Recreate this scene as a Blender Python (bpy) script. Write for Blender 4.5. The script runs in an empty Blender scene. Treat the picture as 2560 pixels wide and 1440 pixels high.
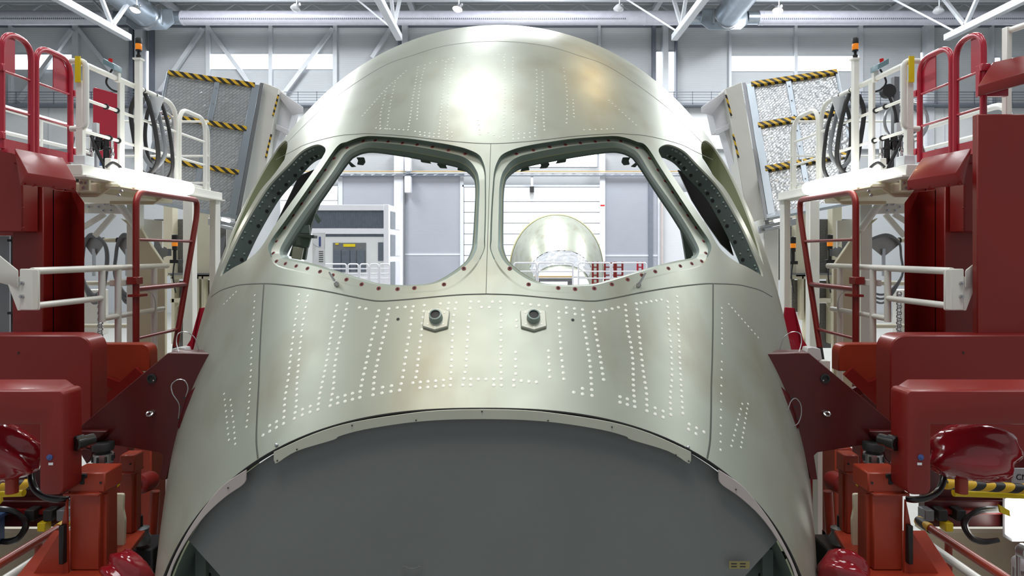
import bpy, bmesh, math, random
import numpy as np
from mathutils import Vector, Matrix
from mathutils.geometry import delaunay_2d_cdt
random.seed(7)
SC = bpy.context.scene
COL = SC.collection
F = 1700.0; VX = 1280.0; VY = 630.0; CZ = 5.0; X0 = -0.13
# ------------------------------------------------------------------ camera, world, lights, exposure
cam_d = bpy.data.cameras.new('camera'); cam = bpy.data.objects.new('camera', cam_d); COL.objects.link(cam)
cam.location = (0, 0, CZ); cam.rotation_euler = (math.pi / 2, 0, 0)
cam_d.sensor_width = 36.0; cam_d.lens = 36.0 * F / 2560.0
cam_d.shift_x = 0.0; cam_d.shift_y = -(720.0 - VY) / 2560.0
cam_d.clip_start = 0.05; cam_d.clip_end = 300
SC.camera = cam
W = bpy.data.worlds.new('world'); SC.world = W; W.use_nodes = True
W.node_tree.nodes['Background'].inputs[0].default_value = (0.93, 0.97, 1.0, 1)
W.node_tree.nodes['Background'].inputs[1].default_value = 0.38
SC.view_settings.view_transform = 'Standard'; SC.view_settings.look = 'None'
SC.view_settings.gamma = 1.0; SC.view_settings.exposure = 0.0; SC.view_settings.use_curve_mapping = False
def area(name, loc, sx, sy, power, color, rot=(0, 0, 0)):
    l = bpy.data.lights.new(name, 'AREA'); l.shape = 'RECTANGLE'; l.size = sx; l.size_y = sy; l.energy = power; l.color = color
    o = bpy.data.objects.new(name, l); COL.objects.link(o); o.location = loc; o.rotation_euler = rot
    return o
# daylight strips in the roof (rooflights between the trusses), high above the work stand
for i, (x, y, sx, sy, p) in enumerate(((-19, 12, 4, 34, 4300), (-1.7, 10, 1.5, 5, 1100), (-1.7, 26, 1.5, 4, 700), (20, 12, 4, 34, 4300), (-19, 38, 4, 16, 8200), (21, 38, 4, 16, 8200), (1.5, 40, 4, 14, 6600), (0, -4, 8, 10, 1800))):
    area('rooflight', (x, y, CZ + 19.6), sx, sy, p, (0.95, 0.98, 1.0))

# ------------------------------------------------------------------ materials
MATS = {}
def lin(c):
    return tuple(((v / 255) / 12.92 if v / 255 <= 0.04045 else ((v / 255 + 0.055) / 1.055) ** 2.4) for v in c)
def mat(name, rgb, rough=0.5, metal=0.0, var=0.06, scale=3.0, bump=0.0, bscale=40.0, emit=None, coat=0.0, alpha=None, spec=0.5):
    if name in MATS: return MATS[name]
    m = bpy.data.materials.new(name); m.use_nodes = True; nt = m.node_tree; b = nt.nodes['Principled BSDF']
    c = lin(rgb)
    tc = nt.nodes.new('ShaderNodeTexCoord'); no = nt.nodes.new('ShaderNodeTexNoise'); no.inputs['Scale'].default_value = scale; no.inputs['Detail'].default_value = 4
    nt.links.new(tc.outputs['Object'], no.inputs['Vector'])
    rp = nt.nodes.new('ShaderNodeValToRGB'); rp.color_ramp.elements[0].position = 0.3; rp.color_ramp.elements[1].position = 0.7
    rp.color_ramp.elements[0].color = tuple(v * (1 - var) for v in c) + (1,); rp.color_ramp.elements[1].color = tuple(min(1, v * (1 + var)) for v in c) + (1,)
    nt.links.new(no.outputs['Fac'], rp.inputs['Fac']); nt.links.new(rp.outputs['Color'], b.inputs['Base Color'])
    b.inputs['Roughness'].default_value = rough; b.inputs['Metallic'].default_value = metal
    b.inputs['Coat Weight'].default_value = coat; b.inputs['Specular IOR Level'].default_value = spec
    if bump:
        n2 = nt.nodes.new('ShaderNodeTexNoise'); n2.inputs['Scale'].default_value = bscale; nt.links.new(tc.outputs['Object'], n2.inputs['Vector'])
        bp = nt.nodes.new('ShaderNodeBump'); bp.inputs['Strength'].default_value = bump; bp.inputs['Distance'].default_value = 0.01
        nt.links.new(n2.outputs['Fac'], bp.inputs['Height']); nt.links.new(bp.outputs['Normal'], b.inputs['Normal'])
    if emit:
        b.inputs['Emission Color'].default_value = tuple(emit[:3]) + (1,); b.inputs['Emission Strength'].default_value = emit[3]
    if alpha is not None: b.inputs['Alpha'].default_value = alpha
    MATS[name] = m; return m
def N(m, t): return m.node_tree.nodes.new(t)
def skin_material():
    m = mat('primed_skin', (168, 173, 160), rough=0.4, metal=0.4, var=0.05, scale=1.3)
    nt = m.node_tree; b = nt.nodes['Principled BSDF']; L = nt.links.new
    tc = N(m, 'ShaderNodeTexCoord'); n1 = N(m, 'ShaderNodeTexNoise'); n1.inputs['Scale'].default_value = 3.2; n1.inputs['Detail'].default_value = 5
    mp = N(m, 'ShaderNodeMapping'); mp.inputs['Scale'].default_value = (1.0, 0.6, 0.45); L(tc.outputs['Object'], mp.inputs['Vector']); L(mp.outputs['Vector'], n1.inputs['Vector'])
    r1 = N(m, 'ShaderNodeValToRGB'); r1.color_ramp.elements[0].position = 0.5; r1.color_ramp.elements[1].position = 0.72
    r1.color_ramp.elements[0].color = (0, 0, 0, 1); r1.color_ramp.elements[1].color = (0.6, 0.6, 0.6, 1)
    L(n1.outputs['Fac'], r1.inputs['Fac'])
    mx = N(m, 'ShaderNodeMixRGB'); mx.inputs['Color2'].default_value = lin((142, 134, 112)) + (1,)
    src = b.inputs['Base Color'].links[0].from_socket
    L(r1.outputs['Color'], mx.inputs['Fac']); L(src, mx.inputs['Color1']); L(mx.outputs['Color'], b.inputs['Base Color'])
    n3 = N(m, 'ShaderNodeTexNoise'); n3.inputs['Scale'].default_value = 5.0; n3.inputs['Detail'].default_value = 3; L(tc.outputs['Object'], n3.inputs['Vector'])
    mr = N(m, 'ShaderNodeMapRange'); mr.inputs['To Min'].default_value = 0.33; mr.inputs['To Max'].default_value = 0.45
    L(n3.outputs['Fac'], mr.inputs['Value']); L(mr.outputs['Result'], b.inputs['Roughness'])
    return m
def cladding(name, rgb, freq, strength, axis='Z', rough=0.5):
    m = mat(name, rgb, rough=rough, var=0.05, scale=0.25)
    nt = m.node_tree; b = nt.nodes['Principled BSDF']; L = nt.links.new
    tc = N(m, 'ShaderNodeTexCoord'); w = N(m, 'ShaderNodeTexWave'); w.bands_direction = axis; w.wave_profile = 'SAW'; w.inputs['Scale'].default_value = freq
    L(tc.outputs['Object'], w.inputs['Vector'])
    bp = N(m, 'ShaderNodeBump'); bp.inputs['Strength'].default_value = strength; bp.inputs['Distance'].default_value = 0.06
    L(w.outputs['Fac'], bp.inputs['Height']); L(bp.outputs['Normal'], b.inputs['Normal'])
    return m
def tread(name, rgb, rough, metal):
    m = mat(name, rgb, rough=rough, metal=metal, var=0.12, scale=2.0)
    nt = m.node_tree; b = nt.nodes['Principled BSDF']; L = nt.links.new
    tc = N(m, 'ShaderNodeTexCoord'); mp = N(m, 'ShaderNodeMapping'); mp.inputs['Rotation'].default_value = (0, math.radians(45), 0)
    L(tc.outputs['Object'], mp.inputs['Vector'])
    br = N(m, 'ShaderNodeTexBrick'); br.inputs['Scale'].default_value = 9.0; br.inputs['Mortar Size'].default_value = 0.035; br.inputs['Mortar Smooth'].default_value = 0.6
    sx = N(m, 'ShaderNodeSeparateXYZ'); cx = N(m, 'ShaderNodeCombineXYZ'); L(mp.outputs['Vector'], sx.inputs[0]); L(sx.outputs['X'], cx.inputs['X']); L(sx.outputs['Z'], cx.inputs['Y'])
    L(cx.outputs[0], br.inputs['Vector'])
    n2 = N(m, 'ShaderNodeTexNoise'); n2.inputs['Scale'].default_value = 16; L(tc.outputs['Object'], n2.inputs['Vector'])
    ad = N(m, 'ShaderNodeMath'); ad.operation = 'ADD'; ml = N(m, 'ShaderNodeMath'); ml.operation = 'MULTIPLY'; ml.inputs[1].default_value = 0.75; L(n2.outputs['Fac'], ml.inputs[0]); L(br.outputs['Fac'], ad.inputs[0]); L(ml.outputs[0], ad.inputs[1])
    bp = N(m, 'ShaderNodeBump'); bp.inputs['Strength'].default_value = 0.9; bp.inputs['Distance'].default_value = 0.02; bp.invert = True
    L(ad.outputs[0], bp.inputs['Height']); L(bp.outputs['Normal'], b.inputs['Normal'])
    return m
def hazard(name, scale, vec=(1, 0, 1)):
    m = mat(name, (225, 180, 40), rough=0.5, var=0.05)
    nt = m.node_tree; b = nt.nodes['Principled BSDF']; L = nt.links.new
    tc = N(m, 'ShaderNodeTexCoord'); dt = N(m, 'ShaderNodeVectorMath'); dt.operation = 'DOT_PRODUCT'; dt.inputs[1].default_value = tuple(v * scale for v in vec)
    L(tc.outputs['Object'], dt.inputs[0])
    fr = N(m, 'ShaderNodeMath'); fr.operation = 'FRACT'; L(dt.outputs['Value'], fr.inputs[0])
    gt = N(m, 'ShaderNodeMath'); gt.operation = 'GREATER_THAN'; gt.inputs[1].default_value = 0.5; L(fr.outputs[0], gt.inputs[0])
    mx = N(m, 'ShaderNodeMixRGB'); src = b.inputs['Base Color'].links[0].from_socket
    L(gt.outputs[0], mx.inputs['Fac']); L(src, mx.inputs['Color1']); mx.inputs['Color2'].default_value = (0.022, 0.022, 0.022, 1)
    L(mx.outputs['Color'], b.inputs['Base Color'])
    return m
skin_material()
mat('rivet_metal', (236, 236, 226), rough=0.4, metal=0.15)
mat('seam_sealant', (84, 86, 78), rough=0.6)
mat('teal_primer', (108, 124, 118), rough=0.5, metal=0.2, var=0.08)
mat('teal_light', (140, 156, 150), rough=0.45, metal=0.2)
mat('dark_primer', (90, 102, 99), rough=0.5, metal=0.2)
mat('olive_primer', (104, 112, 76), rough=0.6)
mat('yellow_primer', (172, 168, 122), rough=0.5)
mat('bulkhead_grey', (116, 120, 120), rough=0.55, metal=0.1, var=0.05, scale=1.5)
mat('tab_metal', (196, 198, 184), rough=0.4, metal=0.25)
mat('tab_pink', (186, 176, 174), rough=0.5)
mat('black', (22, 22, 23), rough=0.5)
mat('black_gloss', (18, 18, 20), rough=0.28, coat=0.3)
mat('rubber', (38, 38, 40), rough=0.55)
mat('bolt_red', (128, 40, 38), rough=0.5)
mat('hole_dark', (26, 22, 20), rough=0.8)
mat('red_paint', (126, 25, 21), rough=0.38, coat=0.05, var=0.07)
mat('orange_red', (156, 54, 32), rough=0.4, coat=0.08, var=0.07)
mat('maroon', (80, 18, 19), rough=0.36, var=0.1)
mat('crimson', (176, 30, 54), rough=0.3, coat=0.3)
mat('plastic_red', (140, 20, 32), rough=0.16, coat=0.6, var=0.15, bump=0.9, bscale=9)
mat('white_paint', (234, 234, 228), rough=0.38, var=0.03)
mat('ivory_paint', (226, 220, 196), rough=0.45, var=0.04)
mat('cream_plate', (214, 206, 178), rough=0.5, var=0.05)
mat('steel', (190, 192, 196), rough=0.3, metal=0.9)
mat('chrome', (215, 215, 218), rough=0.15, metal=1.0)
mat('galvanised', (176, 186, 196), rough=0.32, metal=0.75, var=0.12, scale=1.2)
mat('grey_metal', (128, 130, 134), rough=0.45, metal=0.5)
mat('fan_grey', (168, 170, 172), rough=0.45, metal=0.2)
mat('grey_hose', (120, 124, 130), rough=0.5)
mat('duct_grey', (222, 222, 236), rough=0.4, metal=0.1)
mat('amber', (220, 120, 20), rough=0.25, emit=(0.9, 0.3, 0.02, 0.35))
mat('yellow', (232, 206, 20), rough=0.45)
mat('blue_box', (62, 92, 140), rough=0.45)
mat('box_teal', (110, 140, 150), rough=0.45)
mat('button_red', (220, 20, 20), rough=0.35)
mat('sticker_orange', (206, 110, 40), rough=0.5)
mat('paper', (236, 238, 244), rough=0.7)
mat('ink_blue', (70, 90, 150), rough=0.7)
mat('ink', (40, 40, 42), rough=0.7)
mat('brass_label', (150, 140, 96), rough=0.45, metal=0.4)
mat('wall_white', (226, 228, 230), rough=0.6, var=0.02)
mat('frame_white', (232, 233, 240), rough=0.5, var=0.02)
mat('glazing_grey', (98, 106, 118), rough=0.3, var=0.12, scale=6)
mat('steel_white', (206, 210, 216), rough=0.5, var=0.03)
mat('rail_grey', (110, 116, 128), rough=0.5)
mat('floor_grey', (150, 150, 146), rough=0.5)
mat('ceiling_grey', (120, 122, 122), rough=0.8)
mat('tan_wood', (205, 175, 120), rough=0.6)
mat('daylight', (255, 255, 255), emit=(0.93, 0.97, 1.0, 3.0))
mat('tube_light', (255, 255, 255), emit=(1.0, 0.99, 0.93, 7.0))
mat('lamp_warm', (255, 240, 200), emit=(1.0, 0.78, 0.42, 14.0))
mat('lamp_off', (220, 222, 226), rough=0.25, metal=0.5)
mat('film', (225, 228, 235), rough=0.08, metal=0.3, bump=1.0, bscale=3.0, alpha=0.75)
tread('checker_plate', (196, 199, 203), 0.32, 0.6)
tread('checker_dark', (122, 122, 122), 0.42, 0.6)
hazard('hazard_tape', 11.0)
hazard('hazard_black_yellow', 9.0, (1, 0.6, -1))
cladding('wall_cladding', (202, 206, 210), 1.9, 0.8)
cladding('shutter_grey', (190, 194, 206), 2.3, 0.9)
cladding('white_slats', (216, 218, 224), 2.0, 0.5)
cladding('ceiling_deck', (132, 134, 132), 2.0, 1.0, axis='X')

# ------------------------------------------------------------------ mesh helpers
def V(*a): return Vector(a)
def P(px, py, Y): return Vector(((px - VX) / F * Y, Y, CZ + (VY - py) / F * Y))
class MB:
    def __init__(s): s.v = []; s.f = []
    def add(s, vs, fs):
        o = len(s.v); s.v += [tuple(p) for p in vs]; s.f += [tuple(i + o for i in f) for f in fs]; return s
    def hexa(s, p):      # p: 4 bottom + 4 top points
        return s.add(p, [(0, 3, 2, 1), (4, 5, 6, 7), (0, 1, 5, 4), (1, 2, 6, 5), (2, 3, 7, 6), (3, 0, 4, 7)])
    def box(s, a, b):
        x0, x1 = sorted((a[0], b[0])); y0, y1 = sorted((a[1], b[1])); z0, z1 = sorted((a[2], b[2]))
        return s.hexa([(x0, y0, z0), (x1, y0, z0), (x1, y1, z0), (x0, y1, z0), (x0, y0, z1), (x1, y0, z1), (x1, y1, z1), (x0, y1, z1)])
    def bar(s, a, b, w, h, up=(0, 0, 1)):   # rectangular bar between two points
        a = Vector(a); b = Vector(b); d = (b - a).normalized(); up = Vector(up)
        if abs(d.dot(up)) > 0.98: up = Vector((0, 1, 0))
        r = d.cross(up).normalized(); u = r.cross(d).normalized()
        c = [(-w / 2, -h / 2), (w / 2, -h / 2), (w / 2, h / 2), (-w / 2, h / 2)]
        return s.hexa([a + r * i + u * j for i, j in c] + [b + r * i + u * j for i, j in c])
    def prism(s, pts, ext):
        n = len(pts); ext = Vector(ext); pts = [Vector(p) for p in pts]
        return s.add(pts + [p + ext for p in pts], [tuple(range(n)), tuple(range(2 * n - 1, n - 1, -1))] + [(i, (i + 1) % n, n + (i + 1) % n, n + i) for i in range(n)])
    def tube(s, pts, r, n=10, closed=False):
        pts = [Vector(p) for p in pts]; m = len(pts); rs = r if isinstance(r, (list, tuple)) else [r] * m
        T = []
        for i in range(m):
            a = pts[(i - 1) % m] if (closed or i > 0) else pts[i]; b = pts[(i + 1) % m] if (closed or i < m - 1) else pts[i]
            T.append((b - a).normalized())
        up = Vector((0, 0, 1)) if abs(T[0].z) < 0.9 else Vector((1, 0, 0))
        u = T[0].cross(up).normalized(); vs = []; fs = []
        for i in range(m):
            u = (u - T[i] * u.dot(T[i])).normalized(); w = T[i].cross(u)
            for k in range(n):
                a = 2 * math.pi * k / n; vs.append(pts[i] + (u * math.cos(a) + w * math.sin(a)) * rs[i])
        for i in range(m if closed else m - 1):
            j = (i + 1) % m
            for k in range(n): fs.append((i * n + k, i * n + (k + 1) % n, j * n + (k + 1) % n, j * n + k))
        if not closed: fs += [tuple(range(n - 1, -1, -1)), tuple(range((m - 1) * n, m * n))]
        return s.add(vs, fs)
    def cyl(s, a, b, r, r2=None, n=16): return s.tube([a, b], [r, r if r2 is None else r2], n)
    def lathe(s, o, d, prof, n=20):   # prof: (radius, along d)
        o = Vector(o); d = Vector(d).normalized()
        return s.tube([o + d * (t + 1e-5 * i) for i, (_, t) in enumerate(prof)], [max(r, 1e-4) for r, _ in prof], n) if False else s._lathe(o, d, prof, n)
    def _lathe(s, o, d, prof, n):
        up = Vector((0, 0, 1)) if abs(d.z) < 0.9 else Vector((1, 0, 0)); u = d.cross(up).normalized(); w = d.cross(u); vs = []; fs = []
        for r, t in prof:
            for k in range(n):
                a = 2 * math.pi * k / n; vs.append(o + d * t + (u * math.cos(a) + w * math.sin(a)) * max(r, 1e-4))
        for i in range(len(prof) - 1):
            for k in range(n): fs.append((i * n + k, i * n + (k + 1) % n, (i + 1) * n + (k + 1) % n, (i + 1) * n + k))
        fs += [tuple(range(n - 1, -1, -1)), tuple(range((len(prof) - 1) * n, len(prof) * n))]
        return s.add(vs, fs)
    def hull(s, pts):
        bm = bmesh.new()
        for p in pts: bm.verts.new(p)
        r = bmesh.ops.convex_hull(bm, input=bm.verts[:])
        bm.verts.ensure_lookup_table(); bm.verts.index_update()
        s.add([v.co for v in bm.verts], [[v.index for v in f.verts] for f in bm.faces]); bm.free(); return s
    def grid(s, rows, closed=False):
        m = len(rows); n = len(rows[0]); vs = [p for r in rows for p in r]; fs = []
        for i in range(m - 1):
            for k in range(n if closed else n - 1): fs.append((i * n + k, i * n + (k + 1) % n, (i + 1) * n + (k + 1) % n, (i + 1) * n + k))
        return s.add(vs, fs)
    def build(s, name, m, parent=None, bevel=0.0, smooth=True, angle=38, recalc=True, segs=1):
        off = root_loc(parent) if parent else Vector((0, 0, 0))
        me = bpy.data.meshes.new(name); me.from_pydata([tuple(Vector(p) - off) for p in s.v], [], s.f)
        bm = bmesh.new(); bm.from_mesh(me)
        if recalc: bmesh.ops.recalc_face_normals(bm, faces=bm.faces[:])
        if bevel:
            ed = [e for e in bm.edges if len(e.link_faces) == 2 and e.calc_face_angle(0) > math.radians(35)]
            if ed: bmesh.ops.bevel(bm, geom=ed, offset=bevel, segments=segs, profile=0.5, affect='EDGES', clamp_overlap=True)
        bm.to_mesh(me); bm.free()
        if smooth:
            me.polygons.foreach_set('use_smooth', [True] * len(me.polygons)); me.set_sharp_from_angle(angle=math.radians(angle))
        me.materials.append(MATS[m])
        o = bpy.data.objects.new(name, me); COL.objects.link(o)
        if parent: o.parent = parent
        return o
def root_loc(o):
    t = Vector((0, 0, 0))
    while o is not None: t += Vector(o.location); o = o.parent
    return t
def thing(name, label, cat, loc=(0, 0, 0), group=None):
    o = bpy.data.objects.new(name, None); COL.objects.link(o); o.location = loc; o.empty_display_size = 0.1
    o['label'] = label; o['category'] = cat
    if group: o['group'] = group
    return o
def tag(o, label, cat, group=None):
    o['label'] = label; o['category'] = cat
    if group: o['group'] = group
    return o
def struct(o): o['kind'] = 'structure'; return o
def center(o):      # move a single-mesh thing's origin to the base of its geometry
    me = o.data; co = np.zeros(len(me.vertices) * 3); me.vertices.foreach_get('co', co); co = co.reshape(-1, 3)
    c = Vector(((co[:, 0].min() + co[:, 0].max()) / 2, (co[:, 1].min() + co[:, 1].max()) / 2, co[:, 2].min()))
    me.transform(Matrix.Translation(-c)); o.location = c; return o
def fillet(pts, r, seg=5, closed=False):
    pts = [Vector(p) for p in pts]; out = []; n = len(pts)
    for i in range(n):
        if not closed and i in (0, n - 1): out.append(pts[i]); continue
        p = pts[i]; a = pts[i - 1]; b = pts[(i + 1) % n]
        d1 = a - p; d2 = b - p; rr = min(r, d1.length * 0.48, d2.length * 0.48)
        p1 = p + d1.normalized() * rr; p2 = p + d2.normalized() * rr
        for k in range(seg + 1):
            t = k / seg; out.append(p1 * (1 - t) ** 2 + p * 2 * t * (1 - t) + p2 * t * t)
    return out
def spline(pts, n=8, closed=False):
    pts = [Vector(p) for p in pts]; m = len(pts); out = []
    for i in range(m if closed else m - 1):
        p0 = pts[(i - 1) % m] if closed or i > 0 else pts[i]; p1 = pts[i]; p2 = pts[(i + 1) % m]; p3 = pts[(i + 2) % m] if closed or i < m - 2 else pts[i + 1]
        for k in range(n):
            t = k / n
            out.append(0.5 * ((2 * p1) + (p2 - p0) * t + (2 * p0 - 5 * p1 + 4 * p2 - p3) * t * t + (3 * p1 - p0 - 3 * p2 + p3) * t ** 3))
    if not closed: out.append(pts[-1])
    return out
def inst(proto, name, parent, mtx):
    o = bpy.data.objects.new(name, proto); COL.objects.link(o); o.parent = parent
    off = root_loc(parent); o.matrix_local = Matrix.Translation(-off) @ mtx; return o
def mesh_of(mb, name, m):
    o = mb.build(name, m); me = o.data; bpy.data.objects.remove(o); return me
# ------------------------------------------------------------------ the hall (setting)
def wallP(px, py, Y): return P(px, py, Y)
WY = 56.0
wf = struct(MB().box((-50, WY, 0), (50, WY + 0.3, CZ + 20.6)).build('wall_far', 'wall_cladding'))
struct(MB().box((-50.3, -22, 0), (-50, WY, CZ + 20.6)).build('wall_left', 'wall_cladding'))
struct(MB().box((50, -22, 0), (50.3, WY, CZ + 20.6)).build('wall_right', 'wall_cladding'))
struct(MB().box((-50, -22, -0.2), (50, WY, 0)).build('floor', 'floor_grey'))
struct(MB().box((-50, -22, CZ + 20.3), (50, WY, CZ + 20.6)).build('ceiling', 'ceiling_deck'))
def wpart(name, m, px0, px1, py0, py1, y0, y1, parent=wf, bevel=0):
    a = P(px0, py0, y0); b = P(px1, py1, y0); b.y = y1
    return MB().box(a, b).build(name, m, parent, bevel)
# white lower wall band under the mezzanine
wpart('lower_band', 'wall_white', -300, 2860, 262, 372, WY - 0.5, WY - 0.02)
for x in range(-200, 2800, 160): wpart('band_joint', 'steel_white', x, x + 3, 262, 372, WY - 0.53, WY - 0.49)
# columns, mullions and braces that stand against the far wall
for x0, x1 in ((20, 28), (180, 195), (514, 524), (671, 680), (832, 842), (1495, 1502), (1823, 1829), (1987, 1994), (2148, 2158), (2480, 2486)):
    wpart('mullion', 'steel_white', x0, x1, 60, 262, WY - 0.35, WY)
for x0, x1 in ((322, 332), (1632, 1640), (1690, 1694), (372, 378), (995, 1003)):
    wpart('column_edge', 'rail_grey', x0, x1, 60, 262, WY - 0.6, WY)
for x0, x1 in ((336, 356), (1658, 1671), (1004, 1018), (2318, 2336)):
    wpart('column', 'steel_white', x0, x1, 40, 380, WY - 0.8, WY - 0.1)
for a, b in (((180, 75), (47, 253)), ((197, 73), (285, 185)), ((507, 72), (400, 230)), ((523, 72), (640, 230)), ((832, 72), (712, 232)), ((985, 60), (930, 145))):
    MB().bar(P(*a, WY - 0.45), P(*b, WY - 0.45), 0.32, 0.3, (0, 1, 0)).build('brace', 'steel_white', wf)
wpart('cladding_trim', 'rail_grey', -300, 2860, 63, 66, WY - 0.3, WY)
# daylight windows
WN = [0]
def window(px0, px1, py0, py1, npane=1, Y=WY):
    WN[0] += 1
    fr = struct(wpart('window_%d' % WN[0], 'steel_white', px0 - 1.5, px1 + 1.5, py0 - 1.5, py1 + 1.5, Y - 0.08, Y - 0.01, None))
    for k in range(npane):
        a = px0 + (px1 - px0) * k / npane + (0.6 if k else 0); b = px0 + (px1 - px0) * (k + 1) / npane - (0.6 if k < npane - 1 else 0)
        wpart('pane', 'daylight', a, b, py0, py1, Y - 0.11, Y - 0.085, fr)
window(37, 178, 137, 173, 2); window(526, 670, 136, 172, 2); window(682, 831, 136, 172, 2)
window(1830, 1986, 141, 177, 2); window(1995, 2147, 141, 177, 2); window(359, 371, 128, 262); window(1641, 1657, 130, 232); window(1672, 1685, 130, 250)
window(2302, 2315, 132, 262); window(2488, 2500, 145, 180); window(2520, 2556, 145, 180, 1)
window(1305, 1492, 384, 416, 2)
# far doors seen through the cockpit windows
def door(n, m, px0, px1, py0, py1, Y, parts):
    d = struct(wpart('door_%d' % n, m, px0, px1, py0, py1, Y - 0.1, Y - 0.02, None)); parts(d); return d
d1 = door(1, 'shutter_grey', 1012, 1150, 440, 790, WY - 0.7, lambda d: (wpart('door_rail', 'steel_white', 1012, 1150, 634, 638, WY - 0.85, WY - 0.79, d), wpart('door_post', 'steel_white', 1150, 1159, 440, 790, WY - 0.95, WY - 0.75, d), wpart('door_head', 'rail_grey', 1005, 1160, 432, 441, WY - 0.95, WY - 0.75, d)))
def sect(d):
    ys = [467, 504, 531, 558, 585, 612, 639, 666, 693, 720, 747]
    for a, b in zip(ys, ys[1:]): wpart('door_panel', 'wall_white', 1160, 1500, a + 0.6, b - 0.6, WY - 0.9, WY - 0.78, d, 0.02)
    wpart('door_head', 'steel_white', 1156, 1504, 462, 467, WY - 0.95, WY - 0.78, d)
d2 = door(2, 'rail_grey', 1160, 1500, 465, 790, WY - 0.7, sect)
d3 = door(3, 'shutter_grey', 1513, 1650, 430, 790, WY - 0.7, lambda d: (wpart('door_rail', 'steel_white', 1513, 1650, 637, 641, WY - 0.85, WY - 0.79, d), wpart('door_post', 'rail_grey', 1622, 1632, 430, 790, WY - 0.95, WY - 0.75, d)))
d4 = door(4, 'shutter_grey', 855, 985, 440, 600, WY - 0.7, lambda d: (wpart('door_head', 'rail_grey', 850, 985, 436, 442, WY - 0.95, WY - 0.75, d), wpart('door_post', 'steel_white', 845, 856, 440, 600, WY - 0.95, WY - 0.75, d)))
d5 = door(5, 'white_slats', 1650, 1760, 480, 790, WY - 0.7, lambda d: (wpart('door_post', 'steel_white', 1645, 1653, 440, 790, WY - 0.95, WY - 0.75, d),))
door(6, 'wall_white', 700, 845, 465, 700, WY - 0.7, lambda d: [wpart('door_panel', 'wall_white', 701, 844, y, y + 35, WY - 0.9, WY - 0.78, d, 0.02) for y in (466, 502, 538, 574)])
for x0, x1 in ((985, 1009), (1500, 1513)):
    wpart('column', 'frame_white', x0, x1, 372, 790, WY - 1.1, WY - 0.6)
wpart('column_mark', 'button_red', 1501, 1512, 512, 515, WY - 1.13, WY - 1.09)
wpart('rain_pipe', 'grey_metal', 1008, 1012, 430, 790, WY - 1.2, WY - 1.0)
wpart('rain_pipe', 'tab_pink', 1653, 1658, 500, 790, WY - 1.2, WY - 1.0)
for y, m in ((427, 'tan_wood'), (431, 'steel_white'), (438, 'rail_grey')):
    wpart('cable_rail', m, 700, 1760, y, y + 2.2, WY - 1.5, WY - 1.3)
for k, x in enumerate(range(720, 1760, 26)):
    MB().bar(P(x, 438, WY - 1.4), P(x + 26, 431, WY - 1.4), 0.05, 0.05).build('rail_strut', 'steel_white', wf)
wpart('horn_box', 'ink', 1325, 1335, 466, 480, WY - 1.5, WY - 1.0)
wpart('bracket_post', 'steel_white', 1327, 1333, 440, 466, WY - 1.4, WY - 1.0)
def wall_lamp(label, px, py0, py1, Y, w=16):
    t = thing('tube_lamp', label, 'lamp', P(px, py1, Y))
    a = P(px - w / 2, py0, Y); b = P(px + w / 2, py1, Y)
    MB().box(a, b + V(0, 0.7, 0)).build('housing', 'frame_white', t, 0.05); MB().box(a + V(0.06, -0.08, -0.1), b + V(-0.06, -0.01, 0.1)).build('diffuser', 'daylight', t, 0.05)
wall_lamp('upper bright vertical tube lamp beside the far white column', 1019, 385, 428, WY - 1.9)
wall_lamp('lower bright vertical tube lamp beside the far white column', 1019, 440, 482, WY - 1.9)
# mezzanine guard rail on the far wall
g = thing('mezzanine_railing', 'thin grey mezzanine guard rail along the far hall wall', 'railing', P(1280, 262, WY - 1.6))
for y in (229, 236, 243, 250, 257): MB().box(P(-300, y, WY - 1.6), P(2860, y + (2 if y == 229 else 1.1), WY - 1.6) + V(0, 0.05, 0)).build('rail', 'rail_grey', g)
for x in range(-290, 2860, 47): MB().box(P(x, 229, WY - 1.6), P(x + 1.5, 261, WY - 1.6) + V(0, 0.05, 0)).build('post', 'rail_grey', g)
MB().box(P(-300, 259, WY - 1.6), P(2860, 263, WY - 1.6) + V(0, 1.2, 0)).build('walkway', 'rail_grey', g)
# round ventilation duct under the roof
DY = 52.0
du = thing('ventilation_duct', 'long pale grey round ventilation duct with a perforated stripe', 'duct', P(1280, 63, DY))
R = 17.5 / F * DY
for a, b in ((-300, 290), (455, 1715), (1895, 2860)):
    MB().cyl(P(a, 45, DY), P(b, 45, DY), R, n=28).build('duct_run', 'duct_grey', du)
for a, b in ((290, 330), (425, 455), (1715, 1760), (1868, 1895)):
    MB().cyl(P(a, 45, DY), P(b, 45, DY), R * 0.93, n=24).build('duct_sleeve', 'galvanised', du)
for a in (285, 457, 1610, 1715, 1897, 1905): MB().cyl(P(a, 45, DY), P(a + 3, 45, DY), R * 1.03, n=28).build('duct_collar', 'duct_grey', du)
mb = MB()
for x in range(-280, 2850, 5):
    if 280 < x < 460 or 1560 < x < 1900: continue
    c = P(x, 52, DY) + V(0, -R * 0.93, 0); mb.box(c + V(-0.035, -0.02, -0.05), c + V(0.035, 0.02, 0.05))
o = mb.build('perforation', 'rail_grey', du, smooth=False); o['kind'] = 'stuff'
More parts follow.
